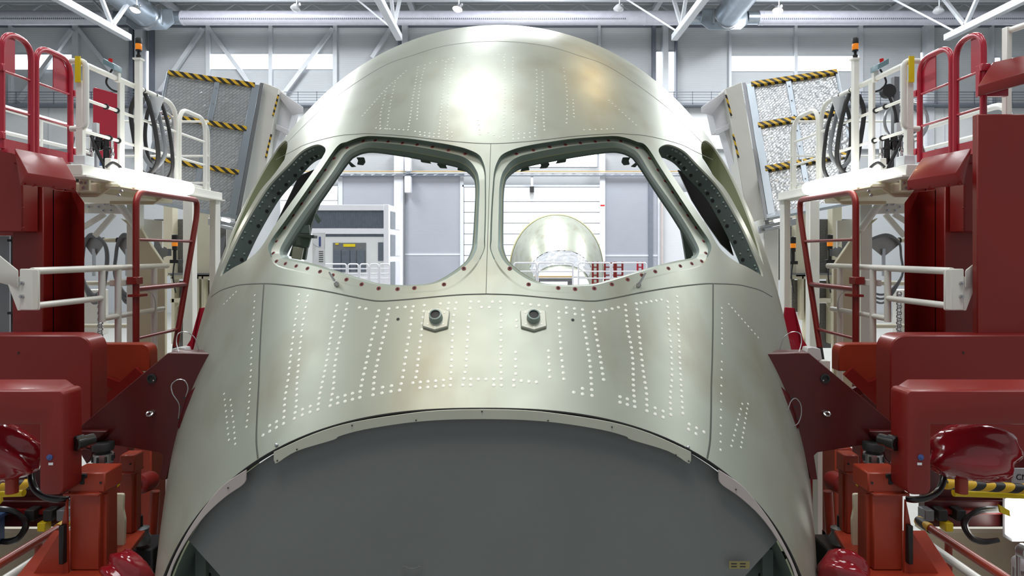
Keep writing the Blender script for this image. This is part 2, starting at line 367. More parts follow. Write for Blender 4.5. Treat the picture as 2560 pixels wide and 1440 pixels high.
for nm, cx, ux, uy, sgn in (('left', 376, 290, -40, -1), ('right', 1812, 1885, -30, 1)):
    t = thing('duct_junction', 'shiny galvanised duct junction box on the %s of the roof duct' % nm, 'duct', P(cx, 75, DY - 0.3))
    pts = [P(cx + dx, y, DY + dy) for dx, y, dy in ((-55, 22, -.9), (55, 22, -.9), (-62, 58, -.9), (60, 58, -.9), (-40, 75, -.9), (40, 75, -.9), (-55, 22, .8), (55, 22, .8), (-62, 58, .8), (60, 58, .8), (-40, 75, .8), (40, 75, .8))]
    MB().hull(pts).build('junction_box', 'galvanised', t, 0.05)
    for dx in (-28, 28): MB().box(P(cx + dx - 2, 20, DY - 1.0), P(cx + dx + 2, 60, DY - 0.95)).build('flange_rib', 'steel', t)
    a = P(cx + sgn * 4, 44, DY - 0.6); b = P(cx, 44, DY) + V(sgn * 0.4, -26, 2.4)
    MB().cyl(a, b, 0.95, 0.95, n=26).build('feeder_duct', 'galvanised', t)
    MB().cyl(a, a + (b - a).normalized() * 0.5, 1.02, n=26).build('duct_collar', 'steel', t)
# roof trusses: lower chords run towards the camera, webs above them
for i, (px, nm) in enumerate(((322, 'far left'), (998, 'left of centre'), (1686, 'right of centre'), (2366, 'far right'))):
    e = P(px, 102, 48.0); x, z = e.x, e.z
    t = thing('roof_truss', 'pale steel roof truss running overhead, %s' % nm, 'truss', (x, 20, CZ + 15))
    MB().box((x - 0.22, 8, z - 0.0), (x + 0.22, 48, z + 0.45)).build('lower_chord', 'steel_white', t, 0.03)
    MB().box((x - 0.2, 8, CZ + 19.3), (x + 0.2, 55.6, CZ + 19.7)).build('upper_chord', 'steel_white', t)
    for k in range(6):
        y0 = 46 - k * 7
        MB().bar((x, y0, z + .4), (x, y0 - 3.5, CZ + 19.4), 0.22, 0.22).build('web', 'steel_white', t)
        MB().bar((x, y0, z + .4), (x, y0 + 3.5, CZ + 19.4), 0.22, 0.22).build('web', 'steel_white', t)
    s = 1 if px > 1280 else -1
    MB().bar((x, 47, z + 0.3), (x - 3.2, 49, CZ + 18.2), 0.12, 0.12).build('tie', 'steel_white', t)
# long lattice purlins along the far wall
for nm, Y, yc in (('nearer', 50.5, -32), ('farther', 54.6, 7)):
    t = thing('lattice_girder', '%s of the two slim white lattice girders under the roof' % nm, 'girder', P(1280, yc + 30, Y))
    MB().box(P(-180, yc - 2, Y), P(2740, yc + 4, Y) + V(0, 0.2, 0)).build('upper_chord', 'steel_white', t)
    MB().box(P(-180, yc + 32, Y), P(2740, yc + 35, Y) + V(0, 0.2, 0)).build('lower_chord', 'steel_white', t)
    for k, x in enumerate(range(-180, 2700, 96)):
        MB().bar(P(x, yc + 2, Y + .1), P(x + 48, yc + 33, Y + .1), 0.1, 0.1).build('web', 'steel_white', t)
        MB().bar(P(x + 96, yc + 2, Y + .1), P(x + 48, yc + 33, Y + .1), 0.1, 0.1).build('web', 'steel_white', t)
# high-bay lamps
for nm, x, y, e in (('ahead of the nose', 6.2, 15.1, 300), ('above the front of the nose', -3.6, -3.4, 260)):
    c = V(x, y, CZ + 16.6)
    t = thing('high_bay_lamp', 'warm bell-shaped high-bay lamp hanging %s, above the picture' % nm, 'lamp', c, 'high-bay lamps under the roof')
    MB().lathe(c + V(0, 0, .5), (0, 0, -1), [(.1, 0), (.18, .06), (.5, .42), (.52, .46)]).build('reflector', 'steel', t)
    MB().lathe(c + V(0, 0, .1), (0, 0, -1), [(.45, 0), (.45, .02), (.3, .06), (.02, .08)]).build('lens', 'lamp_warm', t); MB().cyl(c + V(0, 0, .5), c + V(0, 0, 3.7), .04, n=8).build('hanger', 'steel_white', t)
    l = bpy.data.lights.new('lamp_glow', 'AREA'); l.shape = 'DISK'; l.size = .9; l.energy = e; l.color = (1.0, .72, .38); lo = bpy.data.objects.new('lamp_glow', l); COL.objects.link(lo); lo.location = c - V(0, 0, .02)
for i, (px, py, lit, nm) in enumerate(((340, 19, 1, 'leftmost lit'), (740, 16, 0, 'leftmost unlit'), (1145, 17, 1, 'middle lit'), (1547, 17, 0, 'middle unlit'), (1945, 21, 1, 'rightmost lit'), (2346, 22, 0, 'rightmost unlit'))):
    c = P(px, py, 47.0); k = 47 / F
    t = thing('high_bay_lamp', '%s bell-shaped high-bay lamp hanging under the roof' % nm, 'lamp', c, 'high-bay lamps under the roof')
    d = V(-0.2, -0.25, -1).normalized()
    MB().lathe(c - d * 6 * k, d, [(4 * k, 0), (7 * k, 2 * k), (12 * k, 11 * k), (13 * k, 13 * k)]).build('reflector', 'lamp_off' if not lit else 'steel', t)
    MB().lathe(c - d * 6 * k, d, [(11 * k, 10 * k), (12.4 * k, 13.2 * k), (8 * k, 17 * k), (1 * k, 18 * k)]).build('lens', 'lamp_warm' if lit else 'lamp_off', t)
    MB().box(c + V(6 * k, 0, 2 * k), c + V(12 * k, 4 * k, 10 * k)).build('ballast', 'steel', t, 0.03)
    MB().cyl(c + V(2 * k, 0, 4 * k), V(c.x + 2 * k, c.y, CZ + 20.3), 0.04, n=8).build('hanger', 'steel_white', t)
# ------------------------------------------------------------------ the nose section: surface model
K_ = np.array([3.0, 3.55, 4.3, 5.2, 6.2, 7.2])
TOP_ = np.array([-0.6891, -0.0287, 0.7982, 1.5413, 2.0565, 2.3941]); ZC_ = np.array([-2.0287, -1.8425, -1.584, -1.3072, -1.0469, -0.8074]); W_ = np.array([1.4905, 1.7247, 1.9947, 2.2579, 2.5039, 2.7437])
EX_ = (2.4484, 2.0176)
def nspl(xk, yk):
    n = len(xk); h = np.diff(xk); A = np.zeros((n, n)); b = np.zeros(n); A[0, 0] = A[-1, -1] = 1
    for i in range(1, n - 1):
        A[i, i - 1] = h[i - 1]; A[i, i] = 2 * (h[i - 1] + h[i]); A[i, i + 1] = h[i]; b[i] = 6 * ((yk[i + 1] - yk[i]) / h[i] - (yk[i] - yk[i - 1]) / h[i - 1])
    return np.linalg.solve(A, b)
M_ = [nspl(K_, a) for a in (TOP_, ZC_, W_)]
def ev(yk, m, x):
    i = np.clip(np.searchsorted(K_, x) - 1, 0, len(K_) - 2); h = K_[i + 1] - K_[i]; a = (K_[i + 1] - x) / h; b = (x - K_[i]) / h
    return a * yk[i] + b * yk[i + 1] + ((a ** 3 - a) * m[i] + (b ** 3 - b) * m[i + 1]) * h * h / 6
def surf(T, Y):
    T = np.asarray(T, float); Y = np.asarray(Y, float)
    t = ev(TOP_, M_[0], Y); c = ev(ZC_, M_[1], Y); w = ev(W_, M_[2], Y); e = EX_[0] + (EX_[1] - EX_[0]) * (Y - 3.0) / 4.2
    s = np.sin(T); co = np.cos(T); r = (np.abs(s) ** e + np.abs(co) ** e) ** (-1 / e)
    return np.stack([X0 + w * r * s, Y, CZ + c + (t - c) * r * co], -1)
def snorm(T, Y):
    h = 1e-3
    a = surf(T + h, Y) - surf(T - h, Y); b = surf(T, Y + h) - surf(T, Y - h)
    n = np.cross(b, a); n /= np.linalg.norm(n, axis=-1, keepdims=True) + 1e-12
    s = np.sign((n * (surf(T, Y) - np.stack([np.full_like(Y, X0), Y, np.full_like(Y, CZ - 1.5)], -1))).sum(-1, keepdims=True))
    return n * np.where(s == 0, 1, s)
def pix(p): return np.stack([VX + F * p[..., 0] / p[..., 1], VY - F * (p[..., 2] - CZ) / p[..., 1]], -1)
def off(T, Y, d): return surf(T, Y) - snorm(T, Y) * np.asarray(d)[..., None]
_gt, _gy = np.meshgrid(np.linspace(-2.2, 2.2, 300), np.linspace(3.0, 7.0, 160), indexing='ij'); _gt = _gt.ravel(); _gy = _gy.ravel()
_gs = surf(_gt, _gy); _gn = snorm(_gt, _gy); _ff = ((_gs - np.array([0, 0, CZ])) * _gn).sum(-1) < 0
_gt = _gt[_ff]; _gy = _gy[_ff]; _gp = pix(_gs[_ff])
def solve(pts, d=0.0):
    """the surface parameters (angle, depth) whose point, moved inwards by d, is seen at each picture point"""
    pts = np.asarray(pts, float); d = np.broadcast_to(np.asarray(d, float), (len(pts),)).copy()
    idx = [int(np.argmin(((_gp - p) ** 2).sum(-1))) for p in pts]; T = _gt[idx].copy(); Y = _gy[idx].copy(); h = 1e-3
    for _ in range(25):
        q = pix(off(T, Y, d)); r = q - pts
        jt = (pix(off(T + h, Y, d)) - q) / h; jy = (pix(off(T, Y + h, d)) - q) / h
        det = jt[:, 0] * jy[:, 1] - jt[:, 1] * jy[:, 0]; det = np.where(np.abs(det) < 2e3, np.sign(det + 1e-9) * 2e3, det)
        dt = -(r[:, 0] * jy[:, 1] - r[:, 1] * jy[:, 0]) / det; dy = -(jt[:, 0] * r[:, 1] - jt[:, 1] * r[:, 0]) / det
        T = np.clip(T + np.clip(dt, -.05, .05), -2.4, 2.4); Y = np.clip(Y + np.clip(dy, -.12, .12), 3.0, 7.0)
    return T, Y
def dense(px, n=6, closed=False): return [(p.x, p.y) for p in spline([(a, b, 0) for a, b in px], n, closed)]
# ---- traced outlines (picture points on the left half; the right half is mirrored)
ST = [  # A skin edge, B flange outer edge, C flange inner edge, D opening; depths of B, C, D
 ((676,640),(680,640),(702,640),(718,640),.012,.012,.10), ((673,609),(683,612),(702,618),(718,626),.03,.03,.12), ((716,547),(725,549),(741,553),(768,548),.035,.035,.13),
 ((758,487),(767,489),(784,494),(811,488),.035,.035,.13), ((802,424),(811,427),(829,434),(850,432),.035,.035,.13), ((843,366),(846,373),(862,385),(874,400),.035,.035,.13),
 ((868,354),(872,362),(885,369),(886,390),.035,.035,.13), ((901,343),(904,349),(912,358),(908,381),.035,.035,.13), ((935,340),(937,347),(941,356),(938,379),.035,.035,.13),
 ((1018,346),(1017,354),(1015,363),(1010,389),.035,.035,.13), ((1077,354),(1076,364),(1073,372),(1070,400),.035,.035,.13), ((1125,362),(1123,371),(1117,381),(1115,409),.035,.035,.13),
 ((1166,372),(1163,380),(1155,391),(1147,417),.035,.035,.12), ((1196,386),(1192,394),(1177,405),(1168,428),.03,.03,.10), ((1208,405),(1204,411),(1190,424),(1180,440),.025,.025,.08),
 ((1214,430),(1211,435),(1196,440),(1186,452),.02,.02,.06), ((1215,465),(1212,467),(1199,470),(1188,480),.02,.02,.05), ((1215,527),(1212,527),(1197,527),(1186,528),.02,.02,.05),
 ((1213,595),(1210,595),(1194,595),(1182,594),.015,.015,.04), ((1209,630),(1207,630),(1190,628),(1177,627),.006,.006,.03), ((1178,682),(1174,679),(1164,664),(1157,660),.0005,.0005,.03),
 ((1120,723),(1118,719),(1101,704),(1093,702),.0005,.0005,.03), ((1040,732),(1040,729),(1038,715),(1036,712),.0005,.0005,.03), ((958,732),(958,729),(958,714),(958,710),.0005,.0005,.03),
 ((900,721),(901,718),(909,703),(912,699),.0005,.0005,.03), ((829,701),(830,698),(836,680),(839,676),.0005,.0005,.03), ((765,684),(766,681),(773,662),(777,658),.0005,.0005,.03),
 ((705,670),(706,667),(722,651),(727,647),.003,.003,.05), ((684,658),(687,655),(709,647),(719,644),.006,.006,.08)]
WIN1 = [(794,361),(809,366),(814,376),(806,393),(785,425),(734,497),(689,560),(659,609),(638,634),(612,654),(585,668),(560,684),(551,690),(562,660),(602,576),(646,500),(676,458),(721,411),(750,381),(773,367)]
WIN2R = [(711,399),(684,437),(651,476),(617,533),(587,590),(553,664)]
BOLT = [(1201,628),(1159.5,671),(1110,711),(1036,720),(994,722.7),(946.7,721),(904,710.7),(866,698.8),(831.7,688),(800,678.8),(768.7,671),(740.7,665),(713.8,659),(691,653),(682.7,633),(691,604),(712,569.8),(733.5,539),(753.5,509.8),(773.8,480.8),(793.8,453),(813,425.5),(835.6,396),(867.6,369.7),(908,352.8),(938,351.5),(970,354),(1006,358),(1042.5,362),(1081,367.7),(1121,376),(1162.6,385),(1195,402),(1206,430),(1207,461),(1205,492.7),(1204,525.6),(1203,560),(1202,595)]
SEAM_TOP = [(690,399),(731,378),(767,360),(838,341),(889,335.5),(928,334.5),(1018,340.5),(1107,351),(1182,357.5),(1222,359)]
SEAM_LOW = [(528,742),(552,726),(582,716),(608,711),(660,709),(696,711),(760,719),(824,730),(872,740),(920,749.5),(951,752.7),(1000,750),(1047,746),(1143,737.5),(1221,735)]
SEAM_CROWN = [(715,360),(752,322),(780,295),(815,262),(890,207),(965,162),(1030,139),(1102,117),(1177,106),(1243,103)]
SEAM_VERT = [(660,709),(656,770),(653,817),(649,900),(647,962),(643,1035),(641,1102),(645,1146)]
# the fuselage thing
ns = thing('aircraft_nose_section', 'pale green-grey metal aircraft cockpit nose section with open window frames', 'aircraft', (X0, 3.0, CZ - 4.0))
NSEG = 8
loops = []
for k in range(4):
    loops.append(np.array(dense([s[k] for s in ST], NSEG, True)))
dd = [np.zeros(len(loops[0]))] + [np.repeat([s[4 + k] for s in ST], NSEG) for k in range(3)]
dd = [np.convolve(np.concatenate([d[-4:], d, d[:4]]), np.ones(9) / 9, 'valid') for d in dd]
LT = [solve(l, d) for l, d in zip(loops, dd)]
def mir(T, s): return T if s < 0 else -T
w1 = solve(dense(WIN1, 6, True))
r2 = solve(dense(WIN2R, 5))
# aft window: front edge as traced, rear edge further back along the skin
t2 = np.concatenate([r2[0], r2[0][::-1][1:-1]]); y2b = np.minimum(r2[1] + 0.05 + 0.75 * np.sin(np.linspace(0, np.pi, len(r2[1]))) ** 0.8, 6.75)
y2 = np.concatenate([r2[1], y2b[::-1][1:-1]])
# ---- skin triangulation in (angle, depth)
KS = 2.4
TM = 2.45; YE = 6.95
seam = {}
for nm, pts in (('top', SEAM_TOP), ('low', SEAM_LOW), ('crown', SEAM_CROWN), ('vert', SEAM_VERT)):
    seam[nm] = solve(dense(pts, 5))
def fy(nm):
    T, Y = seam[nm]; a = -T; o = np.argsort(a); return a[o], Y[o]
def at(nm, T):
    a, y = fy(nm); A = np.abs(T); return np.interp(A, a, y)
va, vy = -seam['vert'][0], seam['vert'][1]; _o = np.argsort(vy); va = va[_o]; vy = vy[_o]
holes = []
for s in (-1, 1):
    holes.append(np.stack([mir(LT[0][0], s) * KS, LT[0][1]], -1)); holes.append(np.stack([mir(w1[0], s) * KS, w1[1]], -1)); holes.append(np.stack([mir(t2, s) * KS, y2], -1))
pts = []; edges = []
def add_line(p, closed):
    o = len(pts); pts.extend(map(tuple, p)); n = len(p)
    edges.extend((o + i, o + (i + 1) % n) for i in range(n if closed else n - 1))
for h in holes: add_line(h, True)
for nm in ('top', 'low', 'crown'):
    a, y = fy(nm)
    full = np.concatenate([np.stack([-a[::-1] * KS, y[::-1]], -1), np.stack([a * KS, y], -1)]) if a[0] > 0.003 else np.concatenate([np.stack([-a[::-1] * KS, y[::-1]], -1), np.stack([a[1:] * KS, y[1:]], -1)])
    add_line(full, False)
for s in (-1, 1): add_line(np.stack([s * va * KS, vy], -1), False)
fixed = np.array(pts)
gx = np.arange(-TM, TM + 1e-6, TM / 130) * KS; gy = np.linspace(3.0, YE, 106)
G = np.stack(np.meshgrid(gx, gy, indexing='ij'), -1).reshape(-1, 2)
keep = np.ones(len(G), bool)
for p in fixed: keep &= ((G - p) ** 2).sum(-1) > 0.012 ** 2
pts.extend(map(tuple, G[keep]))
res = delaunay_2d_cdt([Vector(p) for p in pts], edges, [], 0, 1e-6)
cv = np.array([tuple(v) for v in res[0]]); tris = np.array([f for f in res[2]])
cen = cv[tris].mean(1)
def inside(poly, q):
    x, y = q[:, 0], q[:, 1]; c = np.zeros(len(q), bool); n = len(poly); j = n - 1
    for i in range(n):
        xi, yi = poly[i]; xj, yj = poly[j]
        m = (yi > y) != (yj > y)
        with np.errstate(divide='ignore', invalid='ignore'): xx = (xj - xi) * (y - yi) / (yj - yi) + xi
        c ^= m & (x < xx); j = i
    return c
hole = np.zeros(len(tris), bool)
for h in holes: hole |= inside(h, cen)
a2 = cv[tris]; ar = np.abs(np.cross(a2[:, 1] - a2[:, 0], a2[:, 2] - a2[:, 0])); hole |= ar < 1e-9
tris = tris[~hole]; cen = cen[~hole]
cT = cen[:, 0] / KS; cY = cen[:, 1]
reg = np.full(len(tris), 'front', dtype=object)
reg[cY >= at('low', cT)] = 'mid'
reg[(cY >= at('top', cT)) & (cY >= at('low', cT))] = 'crown'
reg[cY >= at('crown', cT)] = 'aft'
fr = reg == 'front'; reg[fr & (np.abs(cT) > np.interp(cY, vy, va)) & (cT < 0)] = 'side_l'; reg[fr & (np.abs(cT) > np.interp(cY, vy, va)) & (cT > 0)] = 'side_r'
SP = surf(cv[:, 0] / KS, cv[:, 1]); SN = snorm(cv[:, 0] / KS, cv[:, 1])
def skin_part(name, sel, m, inward=0.0, flip=False, parent=ns):
    t = tris[sel]; u, inv = np.unique(t, return_inverse=True); inv = inv.reshape(-1, 3)
    p = SP[u] - SN[u] * inward; n = SN[u]
    tri = p[inv]; fn = np.cross(tri[:, 1] - tri[:, 0], tri[:, 2] - tri[:, 0]); bad = (fn * n[inv[:, 0]]).sum(-1) < 0
    if flip: bad = ~bad
    inv[bad] = inv[bad][:, ::-1]
    me = bpy.data.meshes.new(name); o3 = np.array(root_loc(parent)); me.from_pydata((p - o3).tolist(), [], inv.tolist())
    me.polygons.foreach_set('use_smooth', [True] * len(me.polygons))
    me.normals_split_custom_set_from_vertices((n * (-1 if flip else 1)).tolist())
    me.materials.append(MATS[m]); o = bpy.data.objects.new(name, me); COL.objects.link(o); o.parent = parent; return o
for r_, nm in (('front', 'lower_front_skin'), ('mid', 'windshield_surround'), ('crown', 'crown_skin'), ('aft', 'aft_skin'), ('side_l', 'side_skin'), ('side_r', 'side_skin')):
    skin_part(nm, reg == r_, 'primed_skin')
inn = skin_part('inner_skin', np.ones(len(tris), bool), 'olive_primer', 0.014, True)
# aft end ring closing the skin edge
ta = np.linspace(-TM, TM, 161); ya = np.full_like(ta, YE)
MB().grid([[tuple(p) for p in surf(ta, ya)], [tuple(p) for p in off(ta, ya, np.full_like(ta, 0.014))]]).build('aft_edge', 'teal_primer', ns, recalc=False)
# closing belly below the visible skin
tb = np.linspace(TM, 2 * math.pi - TM, 24)
MB().grid([[tuple(p) for p in surf(tb, np.full_like(tb, y))] for y in np.linspace(3.0, YE, 12)]).build('belly_skin', 'primed_skin', ns)
# ---- seams as narrow sealant beads
def ribbon(T, Y, w, m, name, h=0.0012, parent=ns):
    p = surf(T, Y); n = snorm(T, Y); t = np.gradient(p, axis=0); t /= np.linalg.norm(t, axis=-1, keepdims=True)
    c = np.cross(n, t); wv = (np.asarray(w) if np.ndim(w) else np.full(len(p), w))[:, None]
    rows = [[tuple(x) for x in p - c * wv + n * 0.0002], [tuple(x) for x in p - c * wv * .6 + n * h], [tuple(x) for x in p + c * wv * .6 + n * h], [tuple(x) for x in p + c * wv + n * 0.0002]]
    return MB().grid(rows).build(name, m, parent, recalc=False)
for nm, w in (('top', 0.0032), ('low', 0.0042), ('crown', 0.004)):
    a, y = fy(nm); aa = np.concatenate([-a[::-1], a[1:]]); ribbon(aa, np.concatenate([y[::-1], y[1:]]), w, 'seam_sealant', 'seam_bead')
for s in (-1, 1): ribbon(s * va, vy, 0.0048, 'seam_sealant', 'seam_bead')
ys_ = np.linspace(at('low', np.array([0.]))[0], at('top', np.array([0.]))[0], 30); ribbon(np.zeros(30), ys_, 0.0016, 'seam_sealant', 'seam_bead', 0.0006)
# ---- front window frames
def strip(Ta, da, Tb, db, name, m, s, n=1, parent=ns, sel=None):
    rows = []
    for k in range(n + 1):
        f = k / n; rows.append([tuple(p) for p in (off(mir(Ta[0], s), Ta[1], da) * (1 - f) + off(mir(Tb[0], s), Tb[1], db) * f)])
    mb = MB().grid(rows, True)
    if sel is not None: w = len(rows[0]); mb.f = [f for i, f in enumerate(mb.f) if sel[i % w]]; us = sorted({i for f in mb.f for i in f}); ix_ = {v: k for k, v in enumerate(us)}; mb.v = [mb.v[i] for i in us]; mb.f = [tuple(ix_[i] for i in f) for f in mb.f]
    return mb.build(name, m, parent, recalc=False, angle=60)
bolt_me = mesh_of(MB().lathe((0, 0, 0), (0, 0, 1), [(.0118, -.004), (.0118, .0008), (.009, .0012)], 10), 'frame_bolt', 'bolt_red')
core_me = mesh_of(MB().lathe((0, 0, 0), (0, 0, 1), [(.0055, 0), (.0055, .0018), (.001, .0019)], 8), 'bolt_core', 'hole_dark')
def on_surf(T, Y, d, lift=0.0):
    p = off(np.array([T]), np.array([Y]), np.array([d]))[0]; n = snorm(np.array([T]), np.array([Y]))[0]
    return Matrix.Translation(Vector(p + n * lift)) @ Vector((0, 0, 1)).rotation_difference(Vector(n)).to_matrix().to_4x4()
BP = np.array(BOLT); cl = [int(np.argmin(((loops[1] + loops[2]) / 2 - b) @ np.array([[1], [0]]) ** 2 + (((loops[1] + loops[2]) / 2 - b) @ np.array([[0], [1]])) ** 2)) for b in BP]
bd = np.array([dd[1][i] for i in cl]); BT = solve(BP, bd)
for s, nm in ((-1, 'left'), (1, 'right')):
    fw = bpy.data.objects.new('windshield_frame', None); COL.objects.link(fw); fw.parent = ns
    strip(LT[0], dd[0], LT[1], dd[1], 'recess_wall', 'teal_primer', s, 1, fw, dd[1] > 0.008); strip(LT[0], dd[0], LT[1], dd[1], 'sill_edge', 'primed_skin', s, 1, fw, dd[1] <= 0.008)
    strip(LT[1], dd[1], LT[2], dd[2], 'bolt_flange', 'primed_skin', s, 1, fw)
    mid = tuple(a * 0.45 + b * 0.55 for a, b in zip(LT[2], LT[3])); dm = dd[2] * 0.45 + dd[3] * 0.55; mid2 = tuple(a * 0.35 + b * 0.65 for a, b in zip(LT[2], LT[3])); dm2 = dd[2] * 0.4 + dd[3] * 0.6
    strip(LT[2], dd[2], mid, dm, 'reveal', 'teal_light', s, 1, fw); strip(mid, dm, mid2, dm2, 'reveal_bead', 'yellow_primer', s, 1, fw); strip(mid2, dm2, LT[3], dd[3], 'inner_reveal', 'teal_primer', s, 1, fw)
    inner = (LT[3][0], LT[3][1]); strip(LT[3], dd[3], inner, dd[3] + 0.012, 'inner_lip', 'dark_primer', s, 1, fw)
    for T, Y, d in zip(mir(BT[0], s), BT[1], bd):
        inst(bolt_me, 'frame_bolt', fw, on_surf(T, Y, d, 0.0006)); inst(core_me, 'bolt_hole', fw, on_surf(T, Y, d, 0.0016))
    # side and aft windows
    f1 = bpy.data.objects.new('side_window_frame', None); COL.objects.link(f1); f1.parent = ns
    z0 = np.zeros(len(w1[0])); strip(w1, z0, w1, z0 + 0.012, 'skin_edge', 'tab_metal', s, 1, f1); strip(w1, z0 + 0.012, w1, z0 + 0.115, 'reveal', 'dark_primer', s, 3, f1)
    f2 = bpy.data.objects.new('aft_window_frame', None); COL.objects.link(f2); f2.parent = ns
    z2 = np.zeros(len(t2)); strip((t2, y2), z2, (t2, y2), z2 + 0.012, 'skin_edge', 'tab_metal', s, 1, f2); strip((t2, y2), z2 + .012, (t2, y2), z2 + 0.12, 'reveal', 'olive_primer', s, 2, f2)
# frame web rivets between side and aft window (on the deep reveal of the side window)
riv_me = mesh_of(MB().lathe((0, 0, 0), (0, 0, 1), [(.0082, -.002), (.0082, .0003), (.006, .0007), (.001, .0008)], 10), 'rivet', 'rivet_metal')
rs_me = mesh_of(MB().lathe((0, 0, 0), (0, 0, 1), [(.007, -.002), (.007, .002), (.003, .005)], 8), 'stud', 'teal_light')
rh_me = mesh_of(MB().lathe((0, 0, 0), (0, 0, 1), [(.012, -.002), (.012, .0015), (.011, .0016)], 10), 'lightening_hole', 'black')
nW = len(w1[0])
for s in (-1, 1):
    ix = np.linspace(12.6 * 6, 19.2 * 6, 27)
    for j, f in enumerate(ix):
        i0 = int(f) % nW
        for dpt, me, on in ((0.03, rs_me, True), (0.085, rs_me, j % 2 == 0), (0.085, rh_me, j % 2 == 1)):
            if not on: continue
            T = mir(w1[0], s); p = off(T, w1[1], np.full(nW, dpt)); a = Vector(p[(i0 + 1) % nW] - p[i0 - 1]).normalized(); n = Vector(snorm(T[i0:i0 + 1], w1[1][i0:i0 + 1])[0])
            q = a.cross(n).normalized(); c = Vector(off(T, w1[1], z0).mean(0)) - Vector(p[i0])
            if q.dot(c) < 0: q = -q
            inst(me, 'rivet' if me is rs_me else 'lightening_hole', ns, Matrix.Translation(Vector(p[i0]) + q * 0.002) @ Vector((0, 0, 1)).rotation_difference(q).to_matrix().to_4x4())
# ------------------------------------------------------------------ rivets on the skin
def cr(pts, x0, y0, k): return [(x0 + a / k, y0 + b / k) for a, b in pts]
def along(pts, n):
    pts = np.array(pts, float); L = np.concatenate([[0], np.cumsum(np.hypot(*np.diff(pts, axis=0).T))]); q = np.linspace(0, L[-1], n)
    return list(zip(np.interp(q, L, pts[:, 0]), np.interp(q, L, pts[:, 1])))
LOWC = [
 ('L', [(460,115),(430,330),(400,560),(375,780),(350,930),(340,1125)], 22), ('L', [(530,125),(490,340),(465,570),(445,800),(440,985),(425,1085)], 22),
 ('L', [(760,200),(720,385),(690,580),(655,760),(620,915),(610,1015)], 20), ('L', [(840,185),(810,365),(765,525),(740,690),(733,830),(706,985)], 19),
 ('L', [(1085,240),(1045,400),(1005,570),(960,770),(940,875),(937,920)], 16), ('L', [(1165,225),(1125,435),(1090,570),(1050,760),(1040,900)], 16),
 ('L', [(1345,245),(1330,375),(1300,565),(1270,770),(1248,863)], 13), ('L', [(1440,198),(1418,412),(1395,600),(1378,755),(1352,805)], 14),
 ('L', [(1690,178),(1665,310),(1658,510),(1652,670),(1645,825)], 14), ('L', [(1805,170),(1785,350),(1775,505),(1768,670),(1742,822)], 14),
 ('L', [(1230,217),(1355,207)], 3), ('L', [(935,215),(985,225)], 2), ('L', [(1500,235),(1625,224)], 3), ('L', [(1567,185),(1632,180)], 2), ('L', [(1868,170),(1975,170)], 2), ('L', [(1890,213),(1950,213)], 2),
 ('L', [(180,1215),(232,1185),(285,1155)], 3), ('L', [(232,1140),(285,1110)], 2), ('L', [(430,1040),(487,1015),(550,990)], 3), ('L', [(487,1058),(548,1035)], 2),
 ('L', [(765,920),(880,888)], 3), ('L', [(765,965),(880,935)], 3), ('L', [(1115,840),(1185,828)], 2), ('L', [(1110,885),(1180,873)], 2), ('L', [(1410,800),(1590,785)], 4), ('L', [(1407,845),(1590,829)], 4), ('L', [(1805,777),(1985,777)], 4), ('L', [(1803,822),(1985,822)], 2),
 ('R', [(97,170),(103,300),(102,450),(100,620),(105,825)], 14), ('R', [(217,565),(218,735)], 4), ('R', [(202,785),(202,828)], 2), ('R', [(225,313),(225,362)], 2),
 ('R', [(555,250),(565,430),(575,570),(590,725),(595,775)], 12), ('R', [(475,555),(483,710),(485,760)], 5), ('R', [(743,275),(760,400),(790,580),(805,720),(815,905)], 15),
 ('R', [(825,250),(850,450),(875,580),(905,780)], 13), ('R', [(1075,195),(1090,375),(1125,540),(1135,660),(1138,850),(1148,993)], 20), ('R', [(1160,185),(1180,395),(1200,595),(1215,725),(1240,875),(1243,1025)], 20),
 ('R', [(1405,170),(1415,350),(1435,550),(1440,770),(1425,905),(1430,1055)], 21), ('R', [(1480,130),(1490,345),(1500,580),(1510,800),(1525,1045)], 22),
 ('R', [(205,180),(465,205)], 5), ('R', [(35,170),(36,171)], 1), ('R', [(615,258),(683,268)], 2), ('R', [(615,217),(740,232)], 3), ('R', [(875,246),(1020,215)], 4), ('R', [(1197,180),(1355,155)], 5),
 ('R', [(262,790),(380,800)], 3), ('R', [(45,778),(46,823)], 2), ('R', [(740,850),(740,893)], 2), ('R', [(672,880),(673,880)], 1), ('R', [(1033,915),(1090,932)], 2), ('R', [(1033,958),(1090,976)], 2), ('R', [(1307,1003),(1370,1028)], 2), ('R', [(1307,1050),(1370,1075)], 2),
 ('R', [(1575,1130),(1690,1190)], 3), ('R', [(1570,1170),(1628,1205)], 2)]
